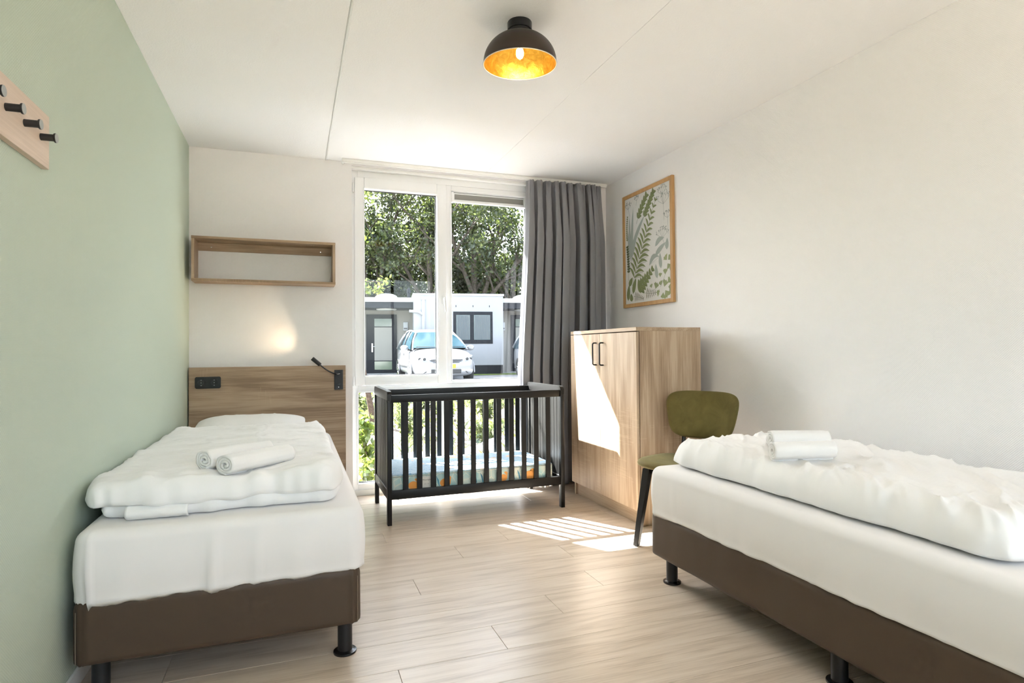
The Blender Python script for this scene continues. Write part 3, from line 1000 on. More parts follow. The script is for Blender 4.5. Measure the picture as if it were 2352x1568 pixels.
def box_spring(x0, x1, y0, y1, z0, z1, seed):
    bm = B()
    rings = []
    prof = [(0.05, z0), (0.006, z0), (0.001, z0 + 0.006)]
    for k in range(1, 14): prof.append((0.0, z0 + 0.006 + (z1 - 0.040 - z0 - 0.006) * k / 14))
    for k in range(9):
        a = k / 8 * pi / 2
        prof.append((0.040 - 0.040 * cos(a), z1 - 0.040 + 0.040 * sin(a)))
    prof.append((0.10, z1 + 0.0005))
    for ins, z in prof:
        loop = []
        for (x, y, nx, ny) in ring_pts(x0, x1, y0, y1, 0.035, ins):
            s = x * abs(ny) + y * abs(nx)
            d = 0.0035 * nz(s * 4.2 + seed, z * 2, nx) + 0.0022 * nz(s * 13 + seed, z * 3.5, ny)
            loop.append(bm.verts.new((x + nx * d, y + ny * d, z + (0.004 * nz(s * 2.2, seed, nx) if z < z0 + 0.003 else 0))))
        rings.append(loop)
    n = len(rings[0])
    for a, c_ in zip(rings, rings[1:]):
        for k in range(n):
            bm.faces.new((a[k], a[(k + 1) % n], c_[(k + 1) % n], c_[k]))
    bm.faces.new(rings[0])
    bm.faces.new(rings[-1])
    return bm

def bed(label, x0, x1, y0, y1, legs, seed, folds, tuck):
    r = root('single_bed', label, 'bed', ((x0 + x1) / 2, (y0 + y1) / 2, 0))
    ZB, ZM, ZT = 0.131, 0.345, 0.552
    bsp = obj('box_spring', box_spring(x0, x1, y0, y1, ZB, ZM, seed), M['leather'], r, smooth=True)
    smt = plain('seam_brown', (0.19, 0.15, 0.11), 0.7)
    for (xx, yy) in ((x0 + 0.012, y0 - 0.001), (x1 - 0.012, y0 - 0.001)):
        bm = B()
        zz = [ZB + 0.01 + (ZM - 0.05 - ZB) * k / 5 for k in range(6)]
        tube(bm, [(xx, yy, z) for z in zz], 0.0012, 5)
        obj('seam', bm, smt, bsp)
    obj('mattress', box_spring(x0 + 0.022, x1 - 0.022, y0 + 0.022, y1 - 0.022, ZM + 0.001, ZT - 0.008, seed + 3), M['sheet'], r, smooth=True)
    obj('fitted_sheet', fitted_sheet(x0 - 0.004, x1 + 0.016, y0 - 0.004, y1 + 0.004, ZT, ZM - 0.014, seed, tuck, folds), M['sheet'], r, smooth=True)
    for x, y in legs: bed_leg(None, x, y, ZB + 0.006, r)
    return r
LB = (-0.660, 0.228, 2.252, 4.470)
bed('single bed under the wall shelf, against the green wall, with brown box spring', *LB,
    [(-0.600, 2.335), (0.177, 2.330), (-0.600, 4.35), (0.177, 4.35), (0.177, 3.36), (-0.60, 3.36)], 3.0,
    [('y0', -0.250, 0.014, 0.012), ('y0', -0.115, 0.010, 0.006), ('y0', 0.02, 0.05, 0.006), ('y0', -0.51, 0.03, 0.004)], [(-0.655, 2.25)])
RB = (1.630, 2.530, 0.330, 2.530)
bed('single bed along the picture wall with white duvet and brown box spring', *RB,
    [(1.705, 2.452), (1.712, 1.520), (1.705, 0.42), (2.45, 2.452), (2.45, 1.43), (2.45, 0.42)], 8.0,
    [('x0', 2.32, 0.008, 0.004), ('x0', 1.56, 0.007, 0.004), ('x0', 2.00, 0.016, 0.003), ('x0', 1.13, 0.014, 0.003)], [(1.63, 2.53)])

# ---------------------------------------------------------------- duvets, pillow, towels
def spaced(n):
    return [0.5 - 0.5 * cos(pi * (0.12 + 0.88 * i / n * 1.0) ) if False else i / n for i in range(n + 1)]

def cushion(x0, x1, y0, y1, zb, zt, rx, n, top, edge=None, corner=0.03, flat=0.35, bm=None, bot=None, zw=None):
    """puffed cloth slab: rounded rim, wrinkled top, flatter underside"""
    bm = bm or B()
    nx_, ny_ = n
    def sp(i, m, L):
        t = i / m
        k = min(0.85, rx * 2.2 / L)
        return t + k * (-(sin(2 * pi * t)) / (2 * pi)) * 1.0
    U = [sp(i, nx_, x1 - x0) for i in range(nx_ + 1)]
    V = [sp(j, ny_, y1 - y0) for j in range(ny_ + 1)]
    zm = zb + (zt - zb) * flat
    T, Bt = [], []
    for i, u in enumerate(U):
        rt_, rb_ = [], []
        for j, v in enumerate(V):
            x, y = x0 + (x1 - x0) * u, y0 + (y1 - y0) * v
            a, b_ = 2 * u - 1, 2 * v - 1
            cpull = corner * (abs(a) ** 6) * (abs(b_) ** 14)
            x -= math.copysign(cpull, a)
            y -= math.copysign(cpull, b_)
            dx = min(u, 1 - u) * (x1 - x0)
            dy = min(v, 1 - v) * (y1 - y0)
            f = lambda d: sqrt(max(0.0, 1 - (1 - min(1, d / rx)) ** 2))
            p = f(dx) * f(dy)
            ex = ey = 0.0
            if edge:
                ex, ey = edge(u, v, a, b_)
            x += ex
            y += ey
            border = i in (0, nx_) or j in (0, ny_)
            dzw = zw(u, v) if zw else 0.0
            zt_ = zm + (zt - zm) * p + (top(x, y, u, v) * min(1, p * 1.2) if not border else 0)
            zb_ = zm - (zm - zb) * p + ((bot(x, y) * p) if bot else 0)
            vt = bm.verts.new((x, y, (zt_ if not border else zm) + dzw))
            rt_.append(vt)
            rb_.append(vt if border else bm.verts.new((x, y, zb_ + dzw)))
        T.append(rt_)
        Bt.append(rb_)
    for i in range(nx_):
        for j in range(ny_):
            bm.faces.new((T[i][j], T[i + 1][j], T[i + 1][j + 1], T[i][j + 1]))
            q = (Bt[i][j], Bt[i][j + 1], Bt[i + 1][j + 1], Bt[i + 1][j])
            try:
                bm.faces.new(q)
            except ValueError:
                pass
    return bm

def ridged(x, y, s):
    return 1 - abs(nz(x, y, s)) * 2

def wrinkle(seed, ang, amp=1.0):
    ca, sa = cos(ang), sin(ang)
    def f(x, y, u, v):
        wx = x + 0.05 * nz(x * 4, y * 4, seed)
        wy = y + 0.05 * nz(x * 4 + 7, y * 4, seed)
        a, b_ = wx * ca + wy * sa, -wx * sa + wy * ca
        r1 = ridged(a * 2.8, b_ * 13.0, seed)
        r2 = ridged(a * 6.0 + 5, b_ * 24.0, seed + 3)
        m = 0.5 + 0.9 * nz(x * 3.2, y * 3.2, seed + 11)
        e = min(u, 1 - u, v, 1 - v)
        edge = math.exp(-(e / 0.12) ** 2)
        return amp * (0.0120 * max(0, r1) ** 3 * (0.4 + m) + 0.0042 * max(0, r2) ** 3 * (0.5 + 1.2 * edge) + 0.016 * nz(x * 2.6, y * 2.6, seed + 20) + 0.006 * nz(x * 7, y * 7, seed + 30))
    return f

# left duvet: folded double, the fold layers show at the foot end
def wob(seed, ax, ay):
    def f(u, v, a, b_):
        ex = ax * abs(a) ** 5 * nz(v * 9, seed, a * 0.5) 
        ey = ay * abs(b_) ** 5 * (nz(u * 6, seed + 4, b_ * 0.5) + 0.5 * nz(u * 17, seed + 6, b_ * 0.5))
        return ex, ey
    return f
def left_top(x, y, u, v):
    base = wrinkle(2.0, 0.15)(x, y, u, v)
    sag = -0.020 * math.exp(-((x + 0.17) / 0.16) ** 2 - ((y - 2.50) / 0.14) ** 2)
    q = (x + 0.155 - 0.02 * sin(y * 9)) / 0.006
    base += math.exp(-((1 - u) / 0.30) ** 2) * 0.013 * max(0.0, ridged(x * 1.4, (y - 0.2 * x) * 6.5 + 0.5 * nz(x * 5, y * 5, 6), 51)) ** 2.2
    base += math.exp(-(v / 0.10) ** 2) * 0.010 * max(0.0, ridged((x + 0.2 * y) * 5.0, y * 1.2, 57)) ** 2
    return base + sag + 0.004 * math.exp(-q * q) + 0.016 * sin(pi * u)
bm = B()
cushion(-0.640, 0.170, 2.352, 3.95, 0.5535, 0.632, 0.045, (70, 110), wrinkle(6.0, 0.3, 0.8), wob(1.0, 0.010, 0.030), 0.03, 0.4, bm)
cushion(-0.682, 0.180, 2.330, 3.93, 0.600, 0.668, 0.050, (110, 170), left_top, wob(3.0, 0.012, 0.030), 0.045, 0.35, bm, zw=lambda u, v: 0.016 * math.exp(-(v / 0.07) ** 2) * (nz(u * 5.0, 3.3, 0) + 0.5 * nz(u * 13.0, 7.3, 0)) - 0.006 * math.exp(-(v / 0.05) ** 2))
dv = obj('duvet', bm, M['duvet'], None, smooth=True)
tag(dv, 'white folded duvet on the bed by the green wall', 'duvet')
bm = B()
P = []
for i in range(25):
    u = i / 24
    row = []
    for j in range(9):
        v = j / 8
        row.append((-0.535 + 0.19 * u, 2.338 + 0.03 * (1 - sin(pi * v)) - 0.012 * u, 0.556 + 0.045 * v + 0.004 * nz(u * 6, v * 3, 1)))
    P.append(row)
sheet(bm, P)
hm = obj('hem_flap', bm, M['duvet'], dv, smooth=True)
sm = hm.modifiers.new('thickness', 'SOLIDIFY')
sm.thickness = 0.004

# right duvet
def right_top(x, y, u, v):
    base = wrinkle(14.0, 0.95, 1.25)(x, y, u, v)
    q = (y - 1.62 - 0.16 * (x - 1.7) + 0.02 * sin(x * 8)) / 0.007
    gath = math.exp(-(u / 0.20) ** 2) * 0.016 * max(0.0, ridged((y + 0.25 * x) * 5.5 + 0.6 * nz(y * 5, x * 5, 2), x * 1.6, 41)) ** 2.2
    gath += math.exp(-((1 - v) / 0.10) ** 2) * 0.012 * max(0.0, ridged(x * 6.0, y * 1.5, 47)) ** 2
    q2 = (y - 1.20 - 0.10 * (x - 1.7) + 0.02 * sin(x * 7 + 1)) / 0.007
    return base + gath + 0.005 * math.exp(-q * q) * (0.3 + nz(x * 4, 3, 3) ** 2 * 3) + 0.004 * math.exp(-q2 * q2) + 0.018 * sin(pi * u)
def right_edge(u, v, a, b_):
    ex = 0.022 * max(0, -a) ** 5 * (nz(v * 7, 2.2, 0) + 0.6 * nz(v * 19, 5.2, 0)) + (0.03 * (v - 0.5) * max(0, -a) ** 3)
    ey = 0.03 * abs(b_) ** 5 * nz(u * 5, 8, b_)
    return ex, ey
bm = cushion(1.708, 2.515, 0.985, 2.505, 0.5535, 0.664, 0.085, (120, 200), right_top, right_edge, 0.02, 0.22)
tag(obj('duvet', bm, M['duvet_r'], None, smooth=True), 'white crumpled duvet spread on the bed along the picture wall', 'duvet')

# pillow
def pil_top(x, y, u, v):
    return 0.004 * ridged(x * 9, y * 3, 2) ** 2 * (0.4 + abs(2 * u - 1)) + 0.006 * nz(x * 4, y * 4, 5)
bm = cushion(-0.335, 0.335, -0.215, 0.215, -0.062, 0.075, 0.21, (70, 50), pil_top, None, -0.012, 0.45)
for v_ in bm.verts:                                          # two fold lines of the cover
    for px in (-0.10, 0.14):
        q = (v_.co.x - px) / 0.006
        if v_.co.z > 0: v_.co.z += 0.003 * math.exp(-q * q)
po = obj('pillow', bm, M['pillow'], None, smooth=True, local=True)
po.location = (-0.265, 4.260, 0.6225)
po.rotation_euler = (radians(10), radians(0), radians(-1.0))
tag(po, 'white striped pillow at the headboard end of the bed', 'pillow')

def towel_roll(label, c0, d, length, rad, seed, group, squash=0.92):
    """spiral terry roll lying along d from c0"""
    d = Vector(d).normalized()
    up_ = Vector((0, 0, 1))
    sx = d.cross(up_).normalized()
    bm = B()
    turns, n, thick = 3.2, 150, 0.0135
    prof = []
    for k in range(n + 1):
        t = k / n
        a = 2 * pi * turns * t - 2.83
        r = 0.010 + (rad - 0.010) * t ** 0.85
        r *= 1 + 0.05 * nz(3 * cos(a) + seed, 3 * sin(a), t * 4)
        prof.append((r * cos(a), r * sin(a) * squash))
    P = []
    m_ = 30
    for j in range(m_ + 1):
        s = j / m_
        row = []
        for k, (px, pz) in enumerate(prof):
            jit = 0.004 * nz(px * 40 + seed, pz * 40, 3) * (1 if j in (0, m_) else 0)
            q = 1 + 0.02 * nz(s * 5, k * 0.03, seed) - 0.05 * max(0, abs(2 * s - 1) - 0.85) / 0.15
            p = Vector(c0) + d * (length * s + jit) + sx * (px * q) + up_ * (pz * q)
            row.append(p)
        P.append(row)
    sheet(bm, P)
    o = obj('rolled_towel', bm, M['towel'], None, smooth=True)
    md = o.modifiers.new('thickness', 'SOLIDIFY')
    md.thickness = thick * 0.62
    md.offset = -1
    return tag(o, label, 'towel', group)
towel_roll('rolled white towel nearer the bed foot, on the folded duvet', (-0.235, 2.380, 0.716), (0.74, 0.67, 0.0), 0.285, 0.054, 1.0, 'rolled towels on the beds', 0.74)
towel_roll('rolled white towel nearer the pillow, on the folded duvet', (-0.312, 2.462, 0.724), (0.74, 0.67, 0.0), 0.285, 0.052, 5.0, 'rolled towels on the beds', 0.80)
towel_roll('rolled white towel nearer the aisle, on the crumpled duvet', (1.768, 1.866, 0.715), (0.92, -0.39, 0.03), 0.236, 0.043, 9.0, 'rolled towels on the beds')
towel_roll('rolled white towel nearer the picture wall, on the crumpled duvet', (1.885, 2.000, 0.738), (0.92, -0.39, 0.0), 0.236, 0.043, 13.0, 'rolled towels on the beds')

# ---------------------------------------------------------------- chair
m, n, l, bs = new_mat('olive_velvet')
setp(bs, rough=0.75, spec=0.25, sheen=0.35, sheen_rough=0.35)
bs.inputs['Sheen Tint'].default_value = (0.62, 0.62, 0.42, 1)
nn = noise_tex(n, l, coords(n, l), 9, 3, 0.6, 0.6)
l.new(ramp(n, l, nn.outputs['Fac'], [(0.3, (0.105, 0.082, 0.024)), (0.7, (0.160, 0.128, 0.042))]), bs.inputs['Base Color'])
VEL = m
ch = root('dining_chair', 'olive green velvet chair with black legs between cabinet and bed', 'chair', (2.130, 2.910, 0), rotz=radians(206))
def shell(bm, rows, th):
    """curved padded shell from a centre surface grid with thickness th"""
    sheet(bm, rows)
# seat: rounded trapezoid, slightly dished
def seat_bm():
    bm = B()
    out = []
    N = 72
    for k in range(N):
        a = 2 * pi * k / N
        ca, sa = cos(a), sin(a)
        ex = 0.250 * math.copysign(abs(ca) ** 0.62, ca)
        wy = 0.252 - 0.028 * (0.5 - 0.5 * ca)
        ey = wy * math.copysign(abs(sa) ** 0.62, sa)
        out.append((ex, ey))
    rings = []
    prof = [(0.0, 0.436), (0.55, 0.436), (0.93, 0.438), (0.985, 0.444), (1.0, 0.455), (0.985, 0.466), (0.94, 0.474), (0.8, 0.477), (0.5, 0.474), (0.2, 0.472)]
    for s, z in prof[1:]:
        rings.append([bm.verts.new((x * s, y * s, z + 0.016 * (s * x / 0.235) * 0.35 + 0.010 * (abs(y * s) / 0.238) ** 2)) for x, y in out])
    for a, c_ in zip(rings, rings[1:]):
        for k in range(N): bm.faces.new((a[k], a[(k + 1) % N], c_[(k + 1) % N], c_[k]))
    bm.faces.new(rings[0][::-1])
    bm.faces.new(rings[-1])
    return bm
st = obj('seat', seat_bm(), VEL, ch, smooth=True, local=True)
def back_bm():
    bm = B()
    nu, nv = 28, 20
    def half(v):                                                # outline half-width by height, narrower below
        return 0.238 - 0.050 * (1 - v) ** 1.6
    def surf(u, v, off):
        a = 2 * u - 1
        # superellipse rounding of the outline corners
        b_ = 2 * v - 1
        k = (max(abs(a), abs(b_)) / max(1e-6, (abs(a) ** 4.6 + abs(b_) ** 4.6) ** (1 / 4.6))) if (a or b_) else 1
        a2, b2 = a * k, b_ * k
        y = half(0.5 + 0.5 * b2) * a2
        z = 0.722 + 0.142 * b2
        x = -0.208 - 0.13 * (z - 0.60) + 0.040 * (a2 ** 2)
        edge = 1 - max(abs(a), abs(b_)) ** 8
        return Vector((x + off * (0.25 + 0.75 * edge), y, z))
    A = [[surf(i / nu, j / nv, 0.016) for j in range(nv + 1)] for i in range(nu + 1)]
    Bk = [[surf(i / nu, j / nv, -0.013) for j in range(nv + 1)] for i in range(nu + 1)]
    VA, VB = sheet(bm, A), sheet(bm, Bk)
    loop = [(i, 0) for i in range(nu)] + [(nu, j) for j in range(nv)] + [(i, nv) for i in range(nu, 0, -1)] + [(0, j) for j in range(nv, 0, -1)]
    for (i, j), (i2, j2) in zip(loop, loop[1:] + loop[:1]):
        bm.faces.new((VA[i][j], VA[i2][j2], VB[i2][j2], VB[i][j]))
    return bm
obj('backrest', back_bm(), VEL, ch, smooth=True, local=True)
def sqleg(p0, p1, w0, w1):
    bm = B()
    p0, p1 = Vector(p0), Vector(p1)
    A = [bm.verts.new(p0 + Vector((sx * w0, sy * w0, 0))) for sx, sy in ((-1, -1), (1, -1), (1, 1), (-1, 1))]
    Bv = [bm.verts.new(p1 + Vector((sx * w1, sy * w1, 0))) for sx, sy in ((-1, -1), (1, -1), (1, 1), (-1, 1))]
    for k in range(4): bm.faces.new((A[k], A[(k + 1) % 4], Bv[(k + 1) % 4], Bv[k]))
    bm.faces.new(A[::-1]); bm.faces.new(Bv)
    bmesh.ops.bevel(bm, geom=list(bm.edges), offset=0.002, segments=1, affect='EDGES')
    return bm
for sy in (-1, 1):
    lg = obj('leg', sqleg((0.238, sy * 0.190, 0.003), (0.165, sy * 0.155, 0.436), 0.0150, 0.0215), M['black'], ch, local=True)
    bm = B()
    lathe(bm, [(0.0, 0.0), (0.008, 0.0), (0.008, 0.004), (0.0, 0.004)], 12, Matrix.Translation((0.238, sy * 0.190, 0)))
    obj('glide', bm, M['cap_grey'], lg, local=True)
    obj('leg', sqleg((-0.285, sy * 0.185, 0.0), (-0.190, sy * 0.135, 0.436), 0.0150, 0.0215), M['black'], ch, local=True)
    bm = B()
    tube(bm, [(-0.185, sy * 0.132, 0.42), (-0.205, sy * 0.130, 0.50), (-0.222, sy * 0.128, 0.62), (-0.243, sy * 0.126, 0.76)], [0.015, 0.014, 0.012, 0.010], 8)
    obj('back_post', bm, M['black'], ch, smooth=True, local=True)
bm = B()
for sy in (-1, 1):
    box(bm, -0.185, 0.165, sy * 0.150 - 0.010, sy * 0.150 + 0.010, 0.408, 0.4375)
box(bm, 0.145, 0.165, -0.150, 0.150, 0.408, 0.4375)
box(bm, -0.195, -0.175, -0.140, 0.140, 0.408, 0.4375)
obj('seat_frame', bm, M['black'], ch, local=True)

# ---------------------------------------------------------------- picture
pc = root('botanical_picture', 'oak-framed print of green ferns and leaves hanging above the cabinet', 'picture', (XR, 4.056, 1.935))
PX = 2.612
PY0, PY1, PZ0, PZ1 = 3.704, 4.409, 1.467, 2.403
FWd = 0.030
for nm, a in (('frame_stile', (PY0, PY0 + FWd, PZ0, PZ1)), ('frame_stile', (PY1 - FWd, PY1, PZ0, PZ1)), ('frame_rail', (PY0 + FWd, PY1 - FWd, PZ0, PZ0 + FWd)), ('frame_rail', (PY0 + FWd, PY1 - FWd, PZ1 - FWd, PZ1))):
    bx(nm, M['frame_oak'], pc, PX, XR - 0.0005, a[0], a[1], a[2], a[3], 0.0012, 1)
XPp = PX + 0.009
pp = bx('paper', plain('paper_white', (0.78, 0.765, 0.735), 0.8), pc, XPp, XPp + 0.003, PY0 + FWd - 0.004, PY1 - FWd + 0.004, PZ0 + FWd - 0.004, PZ1 - FWd + 0.004)
bx('glass_cover', glass_mat('picture_glass', (0.98, 0.98, 0.98), 0.5), pc, PX + 0.004, PX + 0.006, PY0 + FWd - 0.002, PY1 - FWd + 0.002, PZ0 + FWd - 0.002, PZ1 - FWd + 0.002)
AW, AH = (PY1 - PY0 - 2 * FWd), (PZ1 - PZ0 - 2 * FWd)
lay = [0]
def pxy(a, b_, d):
    return (XPp - 0.0003 - d, PY1 - FWd - a * AW, PZ0 + FWd + b_ * AH)
class Ink:
    def __init__(s): s.bm = B()
    def poly(s, pts):
        lay[0] += 1
        d = 0.0000012 * (lay[0] % 700)
        s.bm.faces.new([s.bm.verts.new(pxy(a, b_, d)) for a, b_ in pts])
    def leaf(s, p, q, wd, bend=0.0, n=6, round_=1.0):
        p, q = Vector(p), Vector(q)
        asp = AH / AW
        d = q - p
        nrm = Vector((-d.y * asp, d.x / asp))
        nrm = nrm / max(1e-9, nrm.length)
        L, R = [], []
        for k in range(n + 1):
            t = k / n
            c = p + d * t + Vector((-d.y, d.x)) * bend * sin(pi * t)
            ww = wd * (sin(pi * t ** (0.75 * round_)) ** 0.8 if 0 < t < 1 else 0)
            L.append(c + Vector((nrm.x * ww, nrm.y * ww / asp)))
            R.append(c - Vector((nrm.x * ww, nrm.y * ww / asp)))
        s.poly([tuple(v) for v in L] + [tuple(v) for v in R[-2:0:-1]])
    def line(s, pts, wd=0.004):
        asp = AH / AW
        for p, q in zip(pts, pts[1:]):
            d = Vector(q) - Vector(p)
            nn_ = Vector((-d.y * asp, d.x))
            if nn_.length < 1e-9: continue
            nn_ = nn_.normalized() * wd * 0.5
            o_ = Vector((nn_.x, nn_.y / asp))
            s.poly([tuple(Vector(p) + o_), tuple(Vector(q) + o_), tuple(Vector(q) - o_), tuple(Vector(p) - o_)])
def bez(p0, p1, p2, t):
    return (Vector(p0) * (1 - t) ** 2 + Vector(p1) * 2 * t * (1 - t) + Vector(p2) * t * t)
ig, ig2, ilt, igr, idk = Ink(), Ink(), Ink(), Ink(), Ink()
def frond(p0, p1, p2, npair, ln, wd, ink, ang=0.9, start=0.15, taper=True, prof=None):
    prev = None
    st_ = [tuple(bez(p0, p1, p2, k / 20)) for k in range(21)]
    idk.line(st_, 0.005)
    for k in range(npair):
        t = start + (1 - start) * k / (npair - 0.5)
        c = bez(p0, p1, p2, t)
        e = bez(p0, p1, p2, min(1, t + 0.02)) - c
        e.y *= AH / AW
        e.normalize()
        ll = ln * (prof(t) if prof else (sin(pi * (0.25 + 0.75 * t)) ** 0.9 + 0.08))
        for sg in (-1, 1):
            a_ = ang * sg * (1.15 - 0.35 * t)
            d = Vector((e.x * cos(a_) - e.y * sin(a_), e.x * sin(a_) + e.y * cos(a_)))
            q = c + Vector((d.x, d.y * AW / AH)) * ll
            ink.leaf(c, q, wd * (0.35 + 0.65 * ll / ln), bend=-0.12 * sg)
            idk.line([tuple(c), tuple(c + (q - c) * 0.85)], 0.0035)
# central fern
frond((0.16, 0.165), (0.36, 0.47), (0.71, 0.90), 15, 0.30, 0.024, ig, 1.05, 0.12, prof=lambda t: (0.62 + 0.5 * t if t < 0.35 else max(0.05, 0.80 - 0.95 * (t - 0.35))) * 0.95)
# twin round-leaf sprays
frond((0.27, 0.735), (0.36, 0.85), (0.50, 0.955), 6, 0.085, 0.024, ig, 0.75, 0.2, prof=lambda t: 1.0)
frond((0.40, 0.735), (0.52, 0.84), (0.65, 0.96), 7, 0.080, 0.024, ig, 0.75, 0.2, prof=lambda t: 1.0)
# long grey blades
for p, q, w_ in (((0.16, 0.40), (0.20, 0.90), 0.030), ((0.16, 0.40), (0.10, 0.80), 0.026), ((0.13, 0.40), (0.07, 0.70), 0.022), ((0.16, 0.52), (0.46, 0.79), 0.034), ((0.16, 0.43), (0.29, 0.66), 0.028), ((0.15, 0.46), (0.11, 0.84), 0.016)):
    ilt.leaf(p, q, w_, 0.03)
    igr.line([p, q], 0.003)
igr.line([(0.13, 0.34), (0.14, 0.42), (0.17, 0.52)], 0.005)
# small side sprigs
frond((0.05, 0.60), (0.03, 0.70), (0.06, 0.83), 13, 0.030, 0.007, ig, 0.8, 0.02, prof=lambda t: 1.0)
frond((0.07, 0.22), (0.09, 0.38), (0.05, 0.545), 11, 0.045, 0.016, idk, 1.0, 0.25, prof=lambda t: 0.9)
# umbels in line drawing
def umbel(base, tip, spread, nb, seed):
    random.seed(seed)
    igr.line([base, tip], 0.005)
    for k in range(nb):
        a = -1 + 2 * k / (nb - 1)
        m_ = (tip[0] + a * spread * 0.8, tip[1] + spread * (0.55 - 0.25 * a * a) * AW / AH * 1.4)
        igr.line([tip, m_], 0.004)
        for j in range(4):
            q = (m_[0] + random.uniform(-1, 1) * spread * 0.28, m_[1] + random.uniform(0.0, 1) * spread * 0.33)
            igr.line([m_, q], 0.003)
            igr.leaf(q, (q[0] + random.uniform(-0.012, 0.012), q[1] + 0.014), 0.008, n=4)
umbel((0.87, 0.68), (0.86, 0.82), 0.13, 5, 1)
umbel((0.86, 0.82), (0.83, 0.91), 0.09, 5, 2)
umbel((0.95, 0.55), (0.94, 0.69), 0.07, 4, 3)
umbel((0.89, 0.455), (0.83, 0.53), 0.12, 5, 4)
umbel((0.12, 0.83), (0.08, 0.90), 0.07, 4, 5)
umbel((0.27, 0.905), (0.28, 0.95), 0.05, 4, 6)
# single willow leaves
for p, q, b_ in (((0.68, 0.475), (0.87, 0.53), 0.12), ((0.68, 0.395), (0.90, 0.485), 0.02), ((0.92, 0.42), (0.93, 0.52), 0.02), ((0.55, 0.32), (0.77, 0.375), 0.2), ((0.80, 0.27), (0.78, 0.41), 0.03), ((0.72, 0.19), (0.69, 0.32), 0.03)):
    ilt.leaf(p, q, 0.034, b_)
    igr.line([p, q], 0.003)
# ginkgo and maidenhair lobes
def fan(c, ang, r, ink):
    pts = [c]
    for k in range(9):
        a = ang - 0.75 + 1.5 * k / 8
        rr = r * (1 + 0.10 * sin(k * 2.4)) * (0.90 if k == 4 else 1)
        pts.append((c[0] + rr * cos(a), c[1] + rr * sin(a) * AW / AH))
    ink.poly(pts)
    igr.line([c, (c[0] + r * 0.8 * cos(ang), c[1] + r * 0.8 * sin(ang) * AW / AH)], 0.003)
for c, a, r in (((0.92, 0.33), 2.2, 0.10), ((0.94, 0.33), 0.6, 0.09), ((0.93, 0.30), -1.0, 0.09), ((0.78, 0.195), 1.5, 0.075), ((0.88, 0.21), 1.5, 0.095), ((0.98, 0.235), 1.2, 0.06),
                ((0.80, 0.12), 1.9, 0.085), ((0.86, 0.105), 1.2, 0.12), ((0.93, 0.135), 0.7, 0.10), ((0.94, 0.10), -0.1, 0.10), ((0.88, 0.075), -1.0, 0.13), ((0.84, 0.06), -1.7, 0.10), ((0.96, 0.08), -0.9, 0.09),
                ((0.60, 0.115), 1.9, 0.07), ((0.68, 0.10), 1.2, 0.11), ((0.70, 0.075), -0.4, 0.09)):
    r *= 0.72
    fan(c, a, r, ig2 if r < 0.1 else ilt if c[1] > 0.28 else ig2)
igr.line([(0.78, 0.11), (0.84, 0.16), (0.88, 0.21)], 0.005)
igr.line([(0.57, 0.085), (0.68, 0.10)], 0.005)
# lower ferns
frond((0.31, 0.115), (0.44, 0.18), (0.63, 0.285), 7, 0.13, 0.034, ig, 0.95, 0.05, prof=lambda t: 1.05 - 0.6 * t)
for p, q in (((0.09, 0.165), (0.17, 0.245)), ((0.06, 0.03), (0.09, 0.185)), ((0.18, 0.09), (0.25, 0.235)), ((0.15, 0.02), (0.13, 0.095)), ((0.36, 0.085), (0.30, 0.215))):
    ig.leaf(p, q, 0.040, 0.04)
    idk.line([p, q], 0.004)
frond((0.20, 0.065), (0.30, 0.055), (0.42, 0.03), 7, 0.075, 0.006, idk, 1.2, 0.1, prof=lambda t: 1 - 0.6 * t)
frond((0.46, 0.08), (0.58, 0.06), (0.72, 0.07), 7, 0.080, 0.006, idk, 1.2, 0.1, prof=lambda t: 1 - 0.6 * t)
for nm, ink, col in (('fern_print', ig, (0.235, 0.275, 0.115)), ('leaf_print', ig2, (0.32, 0.365, 0.18)), ('pale_leaf_print', ilt, (0.40, 0.44, 0.40)), ('line_print', igr, (0.36, 0.38, 0.36)), ('stem_print', idk, (0.12, 0.14, 0.07))):
    obj(nm, ink.bm, plain('ink_' + nm, col, 0.8), pp)
# ================================================================ outside
def gz(x, y):
    """ground height"""
    t = max(0.0, min(1.0, (y - 8.5) / 12.0))
    return -0.06 + 0.34 * t * t * (3 - 2 * t)

def ground(name, label, cat, x0, x1, y0, y1, mat, nx_=40, ny_=40, rough=0.0, dz=0.0, kind='structure'):
    bm = B()
    P = [[(x0 + (x1 - x0) * i / nx_, y0 + (y1 - y0) * j / ny_, 0) for j in range(ny_ + 1)] for i in range(nx_ + 1)]
    P = [[(x, y, gz(x, y) + dz + rough * (nz(x * 3, y * 3, 1) + 0.6 * nz(x * 9, y * 9, 2))) for x, y, _ in r] for r in P]
    sheet(bm, P)
    return tag(obj(name, bm, mat, None, smooth=True), label, cat, kind=kind)

def noisy(name, c1, c2, c3, scale, rough=0.9, bstr=0.6, bd=0.01):
    m, n, l, b = new_mat(name)
    setp(b, rough=rough, spec=0.2)
    t = noise_tex(n, l, coords(n, l), scale, 6, 0.65)
    l.new(ramp(n, l, t.outputs['Fac'], [(0.32, c1), (0.5, c2), (0.68, c3)]), b.inputs['Base Color'])
    bump(n, l, b, t.outputs['Fac'], bstr, bd)
    return m
soil = noisy('bark_mulch', (0.026, 0.019, 0.014), (0.078, 0.060, 0.048), (0.145, 0.118, 0.098), 16)
roadm = noisy('pale_paving', (0.17, 0.17, 0.175), (0.21, 0.21, 0.21), (0.245, 0.245, 0.24), 5, 0.85, 0.2)
grassm = noisy('grass_ground', (0.07, 0.10, 0.025), (0.13, 0.18, 0.045), (0.22, 0.26, 0.08), 7)
ground('ground', 'bark-mulched garden bed outside the window', 'garden bed', -6, 14, 5.006, 12.6, soil, 90, 50, 0.035)
